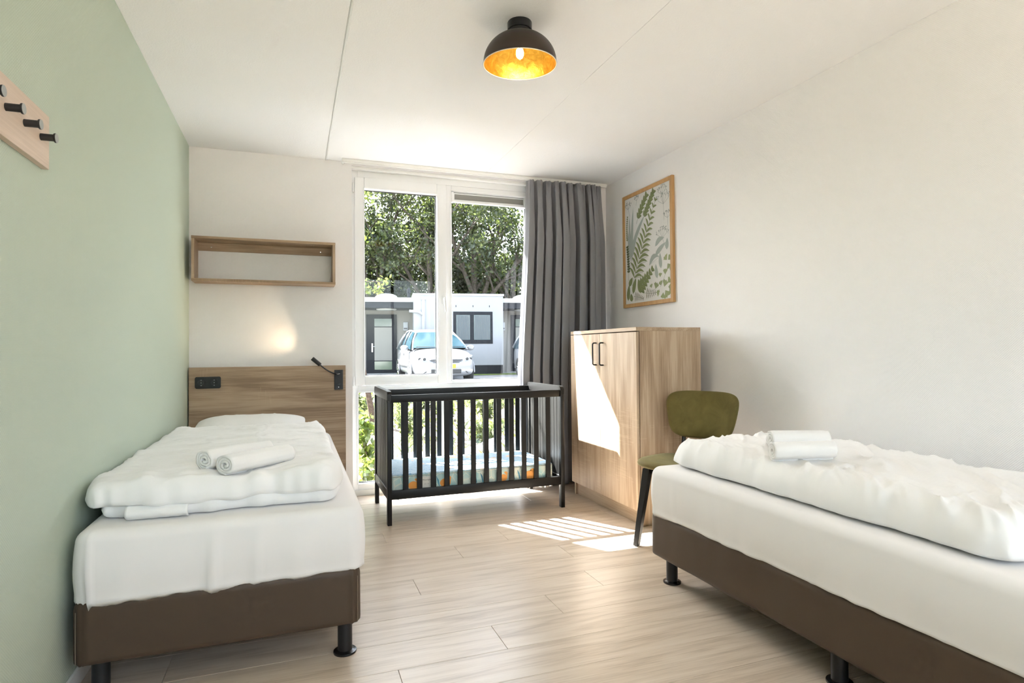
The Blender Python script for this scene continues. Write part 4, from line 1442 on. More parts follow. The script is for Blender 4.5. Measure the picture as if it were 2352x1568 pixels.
ground('street', 'pale paved street between garden and bungalow', 'street', -12, 26, 12.6, 19.6, roadm, 30, 12)
ground('verge', 'grass verge before the bungalow row', 'lawn', -14, 30, 19.6, 60, grassm, 30, 30, 0.02)
tag(bx('bounce_terrace', plain('bounce_terrace_warm', (0.50, 0.42, 0.335), 0.85), None, -9, 11, -16, YB - 0.121, -0.2, -0.03), 'unseen pale ground added behind the house to bounce light', 'bounce_terrace', kind='structure')  # unseen slab added to bounce warm daylight in from the rear
bx_k = bx('kerb', plain('kerb_concrete', (0.33, 0.33, 0.32), 0.85), None, -12, 26, 12.52, 12.64, -0.1, gz(0, 12.6) + 0.06, 0.01)
tag(bx_k, 'low concrete kerb between garden bed and street', 'kerb', kind='structure')
# flat stones among the plants
stm = noisy('grey_stone', (0.33, 0.37, 0.38), (0.44, 0.48, 0.48), (0.54, 0.57, 0.56), 9, 0.8)
for x, y, r, lab in ((2.02, 6.62, 0.17, 'flat pale stone in the garden bed nearer the sash window'), (2.42, 6.95, 0.24, 'larger flat pale stone in the garden bed behind the crib slats'), (1.25, 6.45, 0.18, 'flat pale stone in the garden bed beside the leafy sapling'), (0.52, 7.6, 0.16, 'dark rounded boulder in the garden bed below the young tree')):
    bm = B()
    bmesh.ops.create_icosphere(bm, subdivisions=3, radius=1.0)
    for v in bm.verts:
        k = 1 + 0.18 * nz(v.co.x * 1.3 + x, v.co.y * 1.3, v.co.z * 1.3 + y)
        v.co = Vector((x + v.co.x * r * k * 1.3, y + v.co.y * r * k, gz(x, y) + 0.01 + v.co.z * r * (0.45 if 'flat' in lab else 0.9) * k))
    tag(obj('stone', bm, stm if 'flat' in lab else plain('dark_stone', (0.05, 0.05, 0.05), 0.8), None, smooth=True), lab, 'stone', 'stones in the garden bed')

# ---------------------------------------------------------------- foliage
def leaf_quad(bm, p, d, nrm, L, W):
    """one pointed leaf of four triangles"""
    s = d.cross(nrm).normalized()
    m_ = p + d * (L * 0.5) + nrm * (0.06 * L)
    a = bm.verts.new(p)
    b_ = bm.verts.new(p + d * (L * 0.45) + s * (W * 0.5))
    c = bm.verts.new(p + d * L)
    e = bm.verts.new(p + d * (L * 0.45) - s * (W * 0.5))
    bm.faces.new((a, b_, c, e))

def rv(rnd):
    while True:
        v = Vector((rnd.uniform(-1, 1), rnd.uniform(-1, 1), rnd.uniform(-1, 1)))
        if 0.05 < v.length < 1: return v.normalized()

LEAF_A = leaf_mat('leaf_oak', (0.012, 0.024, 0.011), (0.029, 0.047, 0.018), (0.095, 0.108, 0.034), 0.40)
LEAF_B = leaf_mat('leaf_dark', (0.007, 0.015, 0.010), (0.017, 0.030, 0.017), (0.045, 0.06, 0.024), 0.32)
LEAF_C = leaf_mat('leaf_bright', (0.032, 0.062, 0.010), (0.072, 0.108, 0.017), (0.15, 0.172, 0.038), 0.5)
LEAF_D = leaf_mat('leaf_grass', (0.050, 0.070, 0.023), (0.094, 0.12, 0.045), (0.17, 0.19, 0.095), 0.4)
bark = noisy('bark', (0.035, 0.028, 0.022), (0.08, 0.064, 0.05), (0.14, 0.115, 0.09), 12)
bark2 = noisy('bark_brown', (0.045, 0.030, 0.022), (0.085, 0.06, 0.045), (0.13, 0.095, 0.07), 25)

def tree(label, x, y, h, spread, z_crown, n_leaf, mat, seed, trunk_r, lean=0.0, leafL=0.17, dense=1.0, fork=2, zb=None):
    rnd = random.Random(seed)
    z0 = gz(x, y) - 0.05 if zb is None else zb
    r = root('broadleaf_tree', label, 'tree', (x, y, z0), 'trees behind the bungalow')
    bm = B()
    tips = []
    def branch(p, d, L, rad, depth):
        pts, rs = [p], [rad]
        n_ = 6
        dd = d.copy()
        for k in range(n_):
            dd = (dd + rv(rnd) * 0.13 + Vector((0, 0, 0.05))).normalized()
            pts.append(pts[-1] + dd * (L / n_))
            rs.append(rad * (1 - 0.55 * (k + 1) / n_))
        tube(bm, pts, rs, 7 if depth < 2 else 5, caps=False)
        if depth >= 3:
            tips.extend(pts[2:])
            return
        tips.append(pts[-1])
        nb = fork + (1 if depth else 0) + rnd.choice((0, 1))
        for b_ in range(nb):
            i = rnd.randint(2, n_)
            a = rnd.uniform(0, 2 * pi)
            sd_ = (dd.cross(Vector((cos(a), sin(a), 0.3)))).normalized()
            nd = (dd * rnd.uniform(0.5, 0.9) + sd_ * rnd.uniform(0.5, 0.95)).normalized()
            branch(pts[i], nd, L * rnd.uniform(0.5, 0.72), rs[i] * 0.62, depth + 1)
    tr_h = h * 0.55
    branch(Vector((x, y, z0)), Vector((lean, 0, 1)).normalized(), tr_h, trunk_r, 0)
    branch(Vector((x, y, z0 + h * 0.18)), Vector((lean + 0.35, rnd.uniform(-0.2, 0.2), 1)).normalized(), tr_h * 0.75, trunk_r * 0.55, 1)
    branch(Vector((x, y, z0 + h * 0.22)), Vector((lean - 0.4, rnd.uniform(-0.2, 0.2), 1)).normalized(), tr_h * 0.7, trunk_r * 0.5, 1)
    obj('trunk', bm, bark, r, smooth=True)
    bm = B()
    cl_ = []
    for k in range(int(60 * dense)):
        v = rv(rnd) * rnd.uniform(0.25, 1.0) ** 0.6
        cl_.append(Vector((x + v.x * spread, y + v.y * spread, z_crown + v.z * (h * 1.02 - z_crown) * 0.95)))
    cl_ += [t for t in tips if t.z > z0 + h * 0.25]
    for k in range(n_leaf):
        c = rnd.choice(cl_)
        p = c + rv(rnd) * rnd.uniform(0.05, 1.0) * spread * 0.22
        d = (rv(rnd) + Vector((0, 0, -0.3))).normalized()
        nn_ = d.cross(rv(rnd)).normalized()
        L = leafL * rnd.uniform(0.6, 1.25)
        leaf_quad(bm, p, d, nn_, L, L * 0.62)
    obj('crown', bm, mat, r)
    return r
TR = 'trees behind the bungalow'
tree('tall dark-leaved tree filling the view behind the skylight dome', 3.4, 28.6, 13.0, 3.4, 6.2, 15000, LEAF_A, 1, 0.24, 0.05)
tree('broad tree with yellow-green leaves behind the bungalow roof corner', 5.9, 27.8, 12.0, 3.1, 5.6, 14000, LEAF_A, 2, 0.20, -0.06)
tree('twin-trunked tree with slender trunks above the bungalow window', 8.1, 26.8, 13.5, 2.9, 7.2, 9500, LEAF_A, 3, 0.23, 0.02, dense=0.8)
tree('thin-leaved tree with open branches against the sky', 10.2, 27.6, 11.0, 2.8, 5.4, 4200, LEAF_A, 4, 0.16, 0.05, dense=0.6)
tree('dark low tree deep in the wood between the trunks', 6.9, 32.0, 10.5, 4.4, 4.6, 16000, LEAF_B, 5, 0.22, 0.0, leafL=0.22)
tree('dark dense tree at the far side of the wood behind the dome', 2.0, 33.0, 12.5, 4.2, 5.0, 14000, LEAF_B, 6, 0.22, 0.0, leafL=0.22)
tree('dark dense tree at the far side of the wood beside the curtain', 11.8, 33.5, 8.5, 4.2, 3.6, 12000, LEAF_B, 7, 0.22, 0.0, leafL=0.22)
tree('rounded green tree beyond the second porch roof', 13.6, 27.5, 8.0, 2.8, 4.0, 9000, LEAF_A, 8, 0.18)
tree('bushy tree at the outer end of the wood by the first porch', 0.2, 29.5, 12.5, 3.4, 5.6, 11000, LEAF_A, 9, 0.22)

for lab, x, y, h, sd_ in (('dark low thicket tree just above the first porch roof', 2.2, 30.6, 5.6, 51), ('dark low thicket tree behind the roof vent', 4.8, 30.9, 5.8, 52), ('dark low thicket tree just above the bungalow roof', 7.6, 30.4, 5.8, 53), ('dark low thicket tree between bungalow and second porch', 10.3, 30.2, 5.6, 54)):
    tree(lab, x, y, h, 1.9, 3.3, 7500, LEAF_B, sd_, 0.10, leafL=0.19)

# young tree in the garden bed
yt = root('young_tree', 'young tree with brown trunk and yellow-green leaves close to the window', 'tree', (1.15, 9.55, gz(1.15, 9.55) - 0.03))
rnd = random.Random(21)
bm = B()
tb = Vector((1.15, 9.55, gz(1.15, 9.55) - 0.03))
tp = [tb, tb + Vector((-0.01, 0, 0.25)), tb + Vector((-0.13, 0.02, 0.9)), tb + Vector((-0.36, 0, 1.9)), tb + Vector((-0.50, 0, 3.1)), tb + Vector((-0.52, 0, 4.4))]
tube(bm, catmull(tp), [0.075, 0.062, 0.058, 0.055, 0.052, 0.050] + [0.048 - 0.0012 * k for k in range(25)], 12)
yb_ = []
for k in range(16):
    z = 1.95 + 0.165 * k
    a = rnd.choice((rnd.uniform(-0.6, 0.4), rnd.uniform(2.0, 4.2)))
    L = rnd.uniform(0.40, 0.75)
    p = tb + Vector((-0.19 * z + 0.02 if z < 2.6 else -0.49, 0, z))
    pts = [p]
    d = Vector((cos(a), sin(a), 0.35)).normalized()
    for j in range(6):
        d = (d + rv(rnd) * 0.15 + Vector((0, 0, -0.03))).normalized()
        pts.append(pts[-1] + d * L / 6)
    tube(bm, pts, [0.012 - 0.0015 * j for j in range(7)], 5, caps=False)
    yb_ += pts[2:]
obj('trunk', bm, bark2, yt, smooth=True)
bm = B()
for k in range(1100):
    c = rnd.choice(yb_)
    d = (rv(rnd) + Vector((0, 0, -0.5))).normalized()
    L = rnd.uniform(0.05, 0.095)
    leaf_quad(bm, c + rv(rnd) * rnd.uniform(0, 0.10), d, d.cross(rv(rnd)).normalized(), L, L * 0.55)
obj('crown', bm, LEAF_C, yt)

# sapling right outside the low pane
def leafy(name, label, x, y, h, n_stem, n_leaf, L0, W0, mat, seed, spread, group=None, cat='shrub'):
    rnd = random.Random(seed)
    z0 = gz(x, y) - 0.02
    r = root(name, label, cat, (x, y, z0), group)
    bm = B()
    nodes = []
    for k in range(n_stem):
        a = rnd.uniform(0, 2 * pi)
        d = Vector((cos(a) * spread, sin(a) * spread, 1)).normalized()
        p = Vector((x + rnd.uniform(-0.03, 0.03), y + rnd.uniform(-0.03, 0.03), z0))
        pts = [p]
        for j in range(6):
            d = (d + rv(rnd) * 0.12).normalized()
            pts.append(pts[-1] + d * h / 6 * rnd.uniform(0.85, 1.05))
        tube(bm, pts, [0.006 - 0.0007 * j for j in range(7)], 5, caps=False)
        nodes += pts[1:]
    obj('stem', bm, bark2, r, smooth=True)
    bm = B()
    for k in range(n_leaf):
        c = rnd.choice(nodes)
        d = (rv(rnd) + Vector((0, 0, 0.15))).normalized()
        L = L0 * rnd.uniform(0.6, 1.2)
        leaf_quad(bm, c + rv(rnd) * rnd.uniform(0, 0.07), d, d.cross(rv(rnd)).normalized(), L, W0 * L)
    obj('foliage', bm, mat, r)
    return r
leafy('leafy_sapling', 'bright green leafy sapling close outside the low pane beside the bed', 0.67, 5.75, 0.62, 5, 330, 0.085, 0.66, LEAF_C, 31, 0.16, cat='shrub')
leafy('leafy_sapling', 'small bright sapling at the foot of the low pane', 0.60, 5.40, 0.30, 4, 130, 0.075, 0.66, LEAF_C, 32, 0.35, cat='shrub')
sh1 = leafy('garden_shrub', 'low green shrub in the garden bed seen through the crib slats', 1.5, 8.2, 0.36, 8, 420, 0.10, 0.42, LEAF_D, 33, 0.55, 'low shrubs in the garden bed')
rnd = random.Random(77)
for i in range(34):
    x = rnd.uniform(0.2, 4.6)
    y = rnd.choice((rnd.uniform(6.0, 7.6), rnd.uniform(9.6, 12.2), rnd.uniform(9.8, 12.2)))
    if abs(x - 1.15) < 0.25 and abs(y - 9.5) < 0.4: continue
    c = copy_tree(sh1)
    c.location = (x, y, gz(x, y) - 0.02)
    c.rotation_euler = (0, 0, rnd.uniform(0, 6.28))
    s = rnd.uniform(0.55, 1.1)
    c.scale = (s, s, s)
bm = B()
for k in range(5200):
    x, y = rnd.uniform(-0.5, 6.5), rnd.choice((rnd.uniform(5.3, 9), rnd.uniform(8.5, 12.4), rnd.uniform(10.5, 12.5)))
    if nz(x * 0.9, y * 0.9, 4) < -0.05: continue
    z = gz(x, y) - 0.01
    a = rnd.uniform(0, 6.28)
    h = rnd.uniform(0.06, 0.22)
    d = Vector((cos(a) * 0.5, sin(a) * 0.5, 1)).normalized()
    s = Vector((-sin(a), cos(a), 0)) * 0.008
    p = Vector((x, y, z))
    A_, B_, C_, D_ = bm.verts.new(p - s), bm.verts.new(p + s), bm.verts.new(p + d * h * 0.6 + s * 0.8), bm.verts.new(p + d * h + Vector((cos(a), sin(a), -0.2)) * h * 0.25)
    bm.faces.new((A_, B_, C_, D_))
tag(obj('grass', bm, LEAF_D, None), 'loose grass growing over the garden bed', 'grass', kind='stuff')
bm = B()
for k in range(2600):
    x, y = rnd.uniform(2.5, 9.5), rnd.uniform(13.6, 14.8)
    if nz(x * 1.1, y, 9) < 0.0: continue
    a = rnd.uniform(0, 6.28)
    h = rnd.uniform(0.06, 0.30)
    d = Vector((cos(a) * 0.5, sin(a) * 0.5, 1)).normalized()
    s = Vector((-sin(a), cos(a), 0)) * 0.012
    p = Vector((x, y, gz(x, y) - 0.01))
    A_, B_, C_ = bm.verts.new(p - s), bm.verts.new(p + s), bm.verts.new(p + d * h)
    bm.faces.new((A_, B_, C_))
tag(obj('weeds', bm, LEAF_D, None), 'loose weeds along the street edge before the parked cars', 'weeds', kind='stuff')

# ---------------------------------------------------------------- bungalow row (local frame: s along facade, d into depth)
bo = (3.961, 20.911, 0.0)
bw = plain('render_white', (0.33, 0.335, 0.35), 0.85)
bgr = plain('render_beige', (0.30, 0.285, 0.26), 0.85)
dkm = plain('dark_frame_paint', (0.012, 0.014, 0.019), 0.5, spec=0.2)
zinc = plain('zinc', (0.45, 0.47, 0.50), 0.4)
bpipe = plain('pipe_white', (0.36, 0.38, 0.42), 0.4)
bglass = plain('facade_glass', (0.10, 0.14, 0.15), 0.06, spec=0.8)
drp = plain('voile', (0.12, 0.135, 0.14), 0.9)
bg = root('bungalow', 'white flat-roofed bungalow with dark window behind the parked cars', 'building', bo, rotz=radians(-9))
GB = 0.26
bx('wall', bw, bg, 0.0, 3.2, 0.0, 6.0, 0.60, 3.08, local=True)
bx('plinth', dkm, bg, 0.02, 3.18, 0.02, 6.0, 0.0, 0.60, local=True)
bx('roof_edge', zinc, bg, -0.03, 3.23, -0.03, 6.03, 3.08, 3.16, 0.01, local=True)
# window of the block
wf_ = root('window', None, None, (0, 0, 0)); wf_.parent = bg
def lb(name, mat, par, *a, bev=0.0): return bx(name, mat, par, *a, bev, local=True)
lb('window_frame', dkm, wf_, 1.39, 2.81, -0.015, 0.06, 2.40, 2.52)
lb('window_frame', dkm, wf_, 1.39, 2.81, -0.015, 0.06, 1.37, 1.51)
lb('window_frame', dkm, wf_, 1.39, 1.50, -0.015, 0.06, 1.51, 2.40)
lb('window_frame', dkm, wf_, 1.99, 2.13, -0.015, 0.06, 1.51, 2.40)
lb('window_frame', dkm, wf_, 2.72, 2.81, -0.015, 0.06, 1.51, 2.40)
lb('pane', bglass, wf_, 1.50, 1.99, -0.008, -0.002, 1.51, 2.40)
lb('pane', bglass, wf_, 2.13, 2.72, -0.008, -0.002, 1.51, 2.40)
for s0, s1 in ((1.53, 1.97), (2.16, 2.70)):
    bm = B()
    P = [[(s0 + (s1 - s0) * i / 60, -0.012 - 0.004 * sin(i * 0.95), z) for z in (1.53, 2.38)] for i in range(61)]
    sheet(bm, P)
    obj('net_curtain', bm, drp, wf_, smooth=True, local=True)
for s in (1.49, 2.10, 2.70): lb('weep_slot', dkm, bg, s - 0.012, s + 0.012, -0.006, 0.0, 2.68, 2.75)
bm = B()
tube(bm, [(0.34, -0.07, 3.02), (0.34, -0.07, 2.6), (0.34, -0.07, 0.65)], 0.055, 12)
pi_ = obj('downpipe', bm, bpipe, bg, smooth=True, local=True)
bm = B()
tube(bm, [(-0.15, -0.02, 2.53), (0.20, -0.07, 2.50), (0.31, -0.07, 2.40)], 0.05, 12)
obj('pipe_elbow', bm, bpipe, pi_, smooth=True, local=True)
bm = B()
box(bm, 0.26, 0.42, -0.13, 0.0, 2.93, 3.04)
obj('pipe_head', bm, zinc, pi_, local=True)

def porch(label, s0, s1, mirror):
    r = root('porch', label, 'building', bo, rotz=radians(-9))
    f = (lambda s: s) if not mirror else (lambda s: s0 + s1 - s)
    def X(a, b_): return (min(f(a), f(b_)), max(f(a), f(b_)))
    bx('wall', bgr, r, s0, s1, 1.6, 5.5, 0.0, 2.66, local=True)
    bx('roof_slab', plain('roof_white', (0.42, 0.43, 0.43), 0.7), r, s0, s1, 0.28, 5.5, 2.87, 3.03, 0.01, local=True)
    bx('fascia', dkm, r, s0, s1, 0.33, 5.4, 2.66, 2.87, local=True)
    bx('step', plain('concrete_step', (0.35, 0.35, 0.34), 0.9), r, s0, s1, 0.4, 1.6, 0.0, GB + 0.05, local=True)
    e = s1 if not mirror else s0
    sg = 1 if not mirror else -1
    q = lambda a, b_: (min(e + sg * a, e + sg * b_), max(e + sg * a, e + sg * b_))
    dx0, dx1 = q(-1.70, -0.58)
    d = bx('door', dkm, r, dx0, dx1, 1.54, 1.60, 0.20, 2.50, local=True)
    gx0, gx1 = q(-1.40, -0.76)
    gm = plain('frosted_glass', (0.24, 0.235, 0.21), 0.35)
    bx('door_glass', gm, d, gx0, gx1, 1.525, 1.54, 0.78, 2.02, local=True)
    bx('clear_glass', plain('clear_door_glass', (0.10, 0.14, 0.125), 0.1), d, gx0, gx1, 1.527, 1.54, 2.05, 2.34, local=True)
    bx('clear_glass', plain('clear_door_glass_low', (0.10, 0.15, 0.10), 0.1), d, gx0, gx1, 1.527, 1.54, 0.44, 0.75, local=True)
    bm = B()
    hx = q(-1.50, -1.46)
    box(bm, hx[0], hx[1], 1.50, 1.54, 1.10, 1.42)
    tube(bm, [((hx[0] + hx[1]) / 2, 1.52, 1.30), ((hx[0] + hx[1]) / 2, 1.46, 1.30), ((hx[0] + hx[1]) / 2 + sg * 0.12, 1.46, 1.30)], 0.012, 8)
    obj('door_handle', bm, M['chrome'], d, local=True)
    mb = q(-0.34, -0.17)
    o = bx('mailbox', zinc, r, mb[0], mb[1], 1.50, 1.60, 1.90, 2.21, 0.005, local=True)
    bx('mail_flap', plain('flap', (0.12, 0.12, 0.13), 0.5), o, mb[0] + 0.02, mb[1] - 0.02, 1.495, 1.50, 1.94, 2.00, local=True)
    bm = B()
    c_ = sum(q(-1.38, -0.52)) / 2
    lathe(bm, [(0.43, 3.03), (0.42, 3.07), (0.36, 3.15), (0.25, 3.20), (0.12, 3.225), (0.0, 3.23)], 36, Matrix.Translation((c_, 1.0, 0)))
    obj('skylight_dome', bm, plain('dome_white', (0.5, 0.51, 0.52), 0.3), r, smooth=True, local=True)
    bm = B()
    lathe(bm, [(0.0, 2.66), (0.36, 2.66), (0.36, 2.635), (0.30, 2.61), (0.0, 2.605)], 36, Matrix.Translation((c_, 0.9, 0)))
    obj('porch_lamp', bm, plain('opal', (0.6, 0.6, 0.59), 0.4), r, smooth=True, local=True)
    return r
porch('shaded porch with dark glazed door and white skylight dome beside the bungalow', -3.4, 0.0, False)
porch('second porch beyond the bungalow, mostly hidden by the curtain', 3.2, 6.6, True)
for s0, s1, lab in ((6.6, 10.5, 'next white bungalow block beyond the second porch'), (-7.4, -3.4, 'white bungalow block before the first porch')):
    nb_ = root('bungalow', lab, 'building', bo, rotz=radians(-9))
    bx('wall', bw, nb_, s0, s1, 0.0, 6.0, 0.60, 3.08, local=True)
    bx('plinth', dkm, nb_, s0 + 0.02, s1 - 0.02, 0.02, 6.0, 0.0, 0.60, local=True)
    bx('roof_edge', zinc, nb_, s0 - 0.03, s1 + 0.03, -0.03, 6.03, 3.08, 3.16, 0.01, local=True)
    c0 = (s0 + s1) / 2
    fwd_ = bx('window_frame', dkm, nb_, c0 - 0.71, c0 + 0.71, -0.02, 0.05, 1.37, 2.52, local=True)
    for k in (-0.64, 0.05):
        bx('pane', bglass, fwd_, c0 + k, c0 + k + 0.59, -0.026, -0.02, 1.50, 2.40, local=True)
vt = root('roof_vent', 'black roof vent pipe on the flat roof beside the dome', 'vent', bo, rotz=radians(-9))
bm = B()
lathe(bm, [(0.06, 3.0), (0.06, 3.45), (0.085, 3.46), (0.085, 3.58), (0.03, 3.66), (0.0, 3.67)], 16, Matrix.Translation((-0.10, 3.0, 0)))
obj('vent_pipe', bm, dkm, vt, local=True)

# ---------------------------------------------------------------- cars
paint = plain('silver_white_paint', (0.22, 0.225, 0.24), 0.28, metal=0.25, coat=0.8, coat_rough=0.06)
tyre = plain('tyre', (0.015, 0.015, 0.015), 0.8)
cglass = plain('car_glass', (0.012, 0.035, 0.048), 0.10, spec=0.12)
lampm = plain('headlamp', (0.45, 0.48, 0.50), 0.08, metal=0.6)
trimm = plain('car_trim', (0.02, 0.02, 0.022), 0.5)
def make_car(label, loc, rotz, group):
    r = root('parked_car', label, 'car', loc, group, rotz=rotz)
    # lower body: stations front (-y) to rear (+y): y, half-width, z bottom, z shoulder, z top centre, crown half-width factor
    stn = [(-2.20, 0.55, 0.36, 0.56, 0.60), (-2.16, 0.68, 0.26, 0.64, 0.70), (-2.08, 0.78, 0.21, 0.70, 0.78), (-1.90, 0.855, 0.20, 0.76, 0.86), (-1.60, 0.885, 0.20, 0.83, 0.95), (-1.25, 0.895, 0.20, 0.89, 1.03), (-0.85, 0.900, 0.20, 0.93, 1.05),
           (-0.2, 0.900, 0.20, 0.95, 1.05), (0.7, 0.900, 0.20, 0.97, 1.05), (1.5, 0.89, 0.20, 0.99, 1.06), (1.95, 0.86, 0.22, 1.00, 1.06), (2.18, 0.80, 0.30, 0.98, 1.02), (2.26, 0.70, 0.42, 0.92, 0.96)]
    bm = B()
    P = []
    for y, w_, zb, zs, zt in stn:
        row = []
        half = [(0.0, zb), (w_ * 0.72, zb), (w_ * 0.95, zb + 0.06), (w_ * 0.995, zb + 0.18), (w_, (zb + zs) * 0.55), (w_ * 0.985, zs - 0.06), (w_ * 0.94, zs), (w_ * 0.80, zs + (zt - zs) * 0.55), (w_ * 0.45, zt - 0.012), (0.0, zt)]
        full = half + [(-x, z) for x, z in half[-2:0:-1]]
        for x, z in full: row.append((x, y, z))
        row.append(row[0])
        P.append(row)
    V = sheet(bm, P)
    bmesh.ops.remove_doubles(bm, verts=bm.verts, dist=1e-5)
    for rr in (0, -1):
        pass
    bmesh.ops.holes_fill(bm, edges=[e for e in bm.edges if len(e.link_faces) == 1])
    body = smooth_by_angle(obj('body', bm, paint, r, local=True), 50)
    sb = body.modifiers.new('smooth', 'SUBSURF')
    sb.levels = 1
    sb.render_levels = 2
    # roof and pillars
    roofst = [(-0.42, 0.56, 1.49), (-0.15, 0.60, 1.565), (0.4, 0.62, 1.61), (1.0, 0.62, 1.61), (1.6, 0.60, 1.57), (1.98, 0.56, 1.50)]
    bm = B()
    P = []
    for y, w_, z in roofst:
        P.append([(x * w_, y, z - 0.055 * abs(x) ** 3) for x in (-1, -0.8, -0.5, -0.2, 0, 0.2, 0.5, 0.8, 1)] )
    sheet(bm, P)
    rf = obj('roof', bm, paint, r, smooth=True, local=True)
    md = rf.modifiers.new('t', 'SOLIDIFY'); md.thickness = 0.04
    for sx in (-1, 1):
        for nm, a, c_, w0 in (('front_pillar', (sx * 0.80, -1.28, 0.97), (sx * 0.575, -0.40, 1.47), 0.030), ('middle_pillar', (sx * 0.845, 0.30, 0.98), (sx * 0.615, 0.36, 1.55), 0.030), ('rear_pillar', (sx * 0.84, 1.25, 1.0), (sx * 0.615, 1.15, 1.55), 0.030), ('tail_pillar', (sx * 0.80, 2.12, 1.0), (sx * 0.56, 1.92, 1.48), 0.07)):
            bm = B()
            a, c_ = Vector(a), Vector(c_)
            mid = (a + c_) / 2 + Vector((sx * 0.03, 0, 0.01))
            tube(bm, [a, mid, c_], w0, 8)
            obj(nm, bm, paint if 'pillar' in nm and nm in ('front_pillar', 'tail_pillar') else trimm, r, smooth=True, local=True)
        bm = B()
        tube(bm, [(sx * 0.575, -0.40, 1.475), (sx * 0.61, 0.0, 1.545), (sx * 0.625, 0.6, 1.575), (sx * 0.62, 1.3, 1.555), (sx * 0.57, 1.95, 1.48)], 0.028, 8)
        obj('roof_rail', bm, paint, r, smooth=True, local=True)
        # side windows
        bm = B()
        P = []
        for k in range(13):
            t = k / 12
            yb = -1.18 + 3.2 * t
            yt = -0.40 + 2.3 * t
            P.append([(sx * (0.845 - 0.23 * v + 0.03 * sin(pi * v)), yb + (yt - yb) * v, 0.965 + (1.545 - 0.06 * (abs(t - 0.5) * 2) ** 2 - 0.965) * v) for v in (0, 0.25, 0.5, 0.75, 1)])
        sheet(bm, P)
        obj('side_window', bm, cglass, r, smooth=True, local=True)
    def screen(name, yb, zb, wb, yt, zt, wt, bow):
        bm = B()
        P = []
        for k in range(11):
            a = -1 + 0.2 * k
            P.append([(a * (wb + (wt - wb) * v), yb + (yt - yb) * v + bow * (a * a), zb + (zt - zb) * v + 0.02 * sin(pi * v)) for v in (0, 0.33, 0.66, 1)])
        sheet(bm, P)
        return obj(name, bm, cglass, r, smooth=True, local=True)
    screen('windshield', -1.36, 1.015, 0.78, -0.42, 1.495, 0.57, 0.10)
    screen('rear_window', 2.18, 1.03, 0.74, 1.96, 1.49, 0.55, -0.06)
    for sx in (-1, 1):
        bm = B()
        bmesh.ops.create_icosphere(bm, subdivisions=3, radius=1.0)
        for v in bm.verts: v.co = Vector((sx * 0.99 + v.co.x * 0.12, -0.93 + v.co.y * 0.075, 1.02 + v.co.z * 0.085))
        mr = obj('mirror', bm, paint, r, smooth=True, local=True)
        bm = B()
        tube(bm, [(sx * 0.84, -0.90, 0.96), (sx * 0.93, -0.92, 0.985)], 0.03, 8)
        obj('mirror_arm', bm, trimm, mr, local=True)
        # headlamps: almond shells wrapped on the front corners
        bm = B()
        P = []
        for i in range(11):
            a = i / 10
            x = 0.46 + 0.40 * a
            yf = -2.165 + 0.42 * a ** 1.7
            zc = 0.665 + 0.10 * a
            hh = 0.085 * sin(pi * (0.12 + 0.80 * a)) ** 0.7
            P.append([(sx * (x + 0.02 * (1 - abs(v))), yf + 0.07 * v * (1 if v > 0 else 0.1) - 0.012, zc + hh * v) for v in (-1, -0.5, 0, 0.5, 1)])
        sheet(bm, P)
        hl_ = obj('headlight', bm, lampm, r, smooth=True, local=True)
        md = hl_.modifiers.new('t', 'SOLIDIFY'); md.thickness = 0.02
        bm = B()
        for cx_, cy_ in ((0.60, -2.13), (0.72, -2.04)):
            lathe(bm, [(0.0, 0.012), (0.03, 0.014), (0.045, 0.0)], 16, Matrix.Translation((sx * cx_, cy_ - 0.012, 0.70)) @ Matrix.Rotation(radians(90), 4, 'X'))
        obj('reflector', bm, trimm, hl_, local=True)
        bm = B()
        P = [[(sx * (0.55 + 0.20 * i / 8), -2.175 + 0.16 * (i / 8) ** 1.6, 0.36 + v * 0.06 * sin(pi * (0.1 + 0.8 * i / 8))) for v in (-1, 0, 1)] for i in range(9)]
        sheet(bm, P)
        fg = obj('fog_lamp', bm, trimm, r, smooth=True, local=True)
        md = fg.modifiers.new('t', 'SOLIDIFY'); md.thickness = 0.02
        for yw_ in (-1.38, 1.32):
            bm = B()
            Mw = Matrix.Translation((sx * 0.80, yw_, 0.315)) @ Matrix.Rotation(radians(90) * sx, 4, 'Y')
            lathe(bm, [(0.19, 0.105), (0.24, 0.112), (0.30, 0.105), (0.315, 0.07), (0.315, -0.08), (0.0, -0.08)], 32, Mw)
            wh = obj('wheel', bm, tyre, r, smooth=True, local=True)
            bm = B()
            for k in range(5):
                a = 2 * pi * k / 5
                p0, p1 = Mw @ Vector((0.03 * cos(a), 0.03 * sin(a), 0.105)), Mw @ Vector((0.19 * cos(a), 0.19 * sin(a), 0.100))
                tube(bm, [p0, p1], [0.030, 0.022], 6)
            lathe(bm, [(0.20, 0.10), (0.185, 0.112), (0.175, 0.10)], 28, Mw)
            lathe(bm, [(0.0, 0.118), (0.045, 0.112), (0.05, 0.09)], 16, Mw)
            obj('rim', bm, M['chrome'], wh, smooth=True, local=True)
            bm = B()
            lathe(bm, [(0.0, 0.06), (0.20, 0.06)], 24, Mw)
            obj('brake_disc', bm, trimm, wh, local=True)
            bm = B()
            tube(bm, [(sx * 0.905, yw_ + 0.36 * cos(pi * k / 16), 0.30 + 0.36 * sin(pi * k / 16)) for k in range(17)], 0.022, 6)
            obj('wheel_arch', bm, paint, r, smooth=True, local=True)
        bm = B()
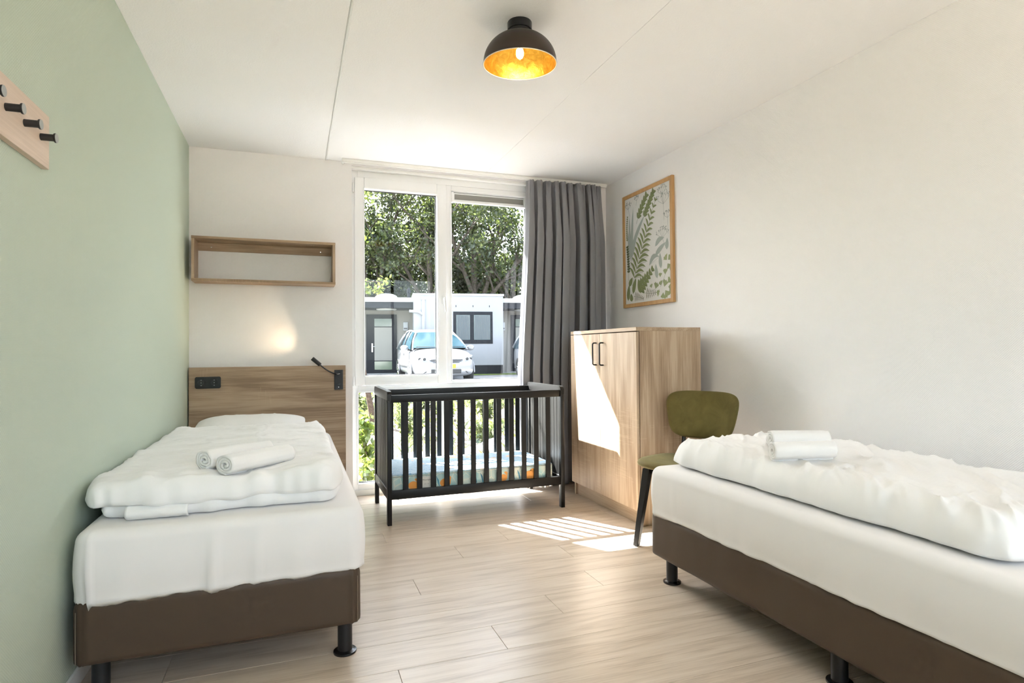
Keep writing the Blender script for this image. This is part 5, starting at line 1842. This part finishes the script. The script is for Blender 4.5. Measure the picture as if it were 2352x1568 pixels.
        for yd in (-0.05, 0.95):
            box(bm, sx * 0.905 - 0.015, sx * 0.905 + 0.015, yd, yd + 0.20, 0.845, 0.875, 0.006)
        obj('door_handle', bm, paint, r, local=True)
        bm = B()
        box(bm, sx * 0.905 - 0.012, sx * 0.905 + 0.012, -0.95, 0.95, 0.47, 0.51, 0.005)
        obj('rub_strip', bm, trimm, r, local=True)
    bm = B()
    for z in (0.60, 0.635, 0.67):
        tube(bm, [(x, -2.215 + 0.30 * abs(x) ** 2.2, z) for x in [-0.46 + 0.0575 * k for k in range(17)]], 0.010, 6)
    obj('grille', bm, trimm, r, smooth=True, local=True)
    bm = B()
    tube(bm, [(x, -2.222 + 0.30 * abs(x) ** 2.2, 0.705) for x in [-0.44 + 0.055 * k for k in range(17)]], 0.020, 8)
    gt = obj('chrome_strip', bm, M['chrome'], r, smooth=True, local=True)
    bm = B()
    box(bm, -0.42, 0.42, -2.205, -2.15, 0.30, 0.415, 0.01)
    obj('lower_intake', bm, trimm, r, local=True)
    obj('licence_plate', box(B(), -0.26, 0.26, -2.228, -2.205, 0.445, 0.555, 0.003), plain('plate_yellow', (0.72, 0.36, 0.02), 0.5), r, local=True)
    bm = B()
    for sx in (-1, 1):
        tube(bm, [(sx * 0.05, -1.40, 1.035), (sx * 0.40, -1.36, 1.045), (sx * 0.70, -1.30, 1.05)], 0.010, 5)
    obj('wiper', bm, trimm, r, local=True)
    bm = B()
    for sx in (-0.4, 0.4):
        box(bm, sx - 0.20, sx + 0.20, -0.1, 0.05, 0.95, 1.20, 0.04)
        box(bm, sx - 0.11, sx + 0.11, -0.05, 0.03, 1.20, 1.36, 0.03)
    obj('seat', bm, trimm, r, local=True)
    return r
make_car('silver-white family car parked nose-on behind the window mullion', (4.06, 18.35, gz(3.7, 17.5) - 0.03), radians(-2.5), 'parked cars')
make_car('second white car, mostly hidden by the curtain', (8.05, 17.75, gz(8, 17)), radians(-2.5), 'parked cars')

for o in bpy.data.objects:
    if '_o' in o: del o['_o']
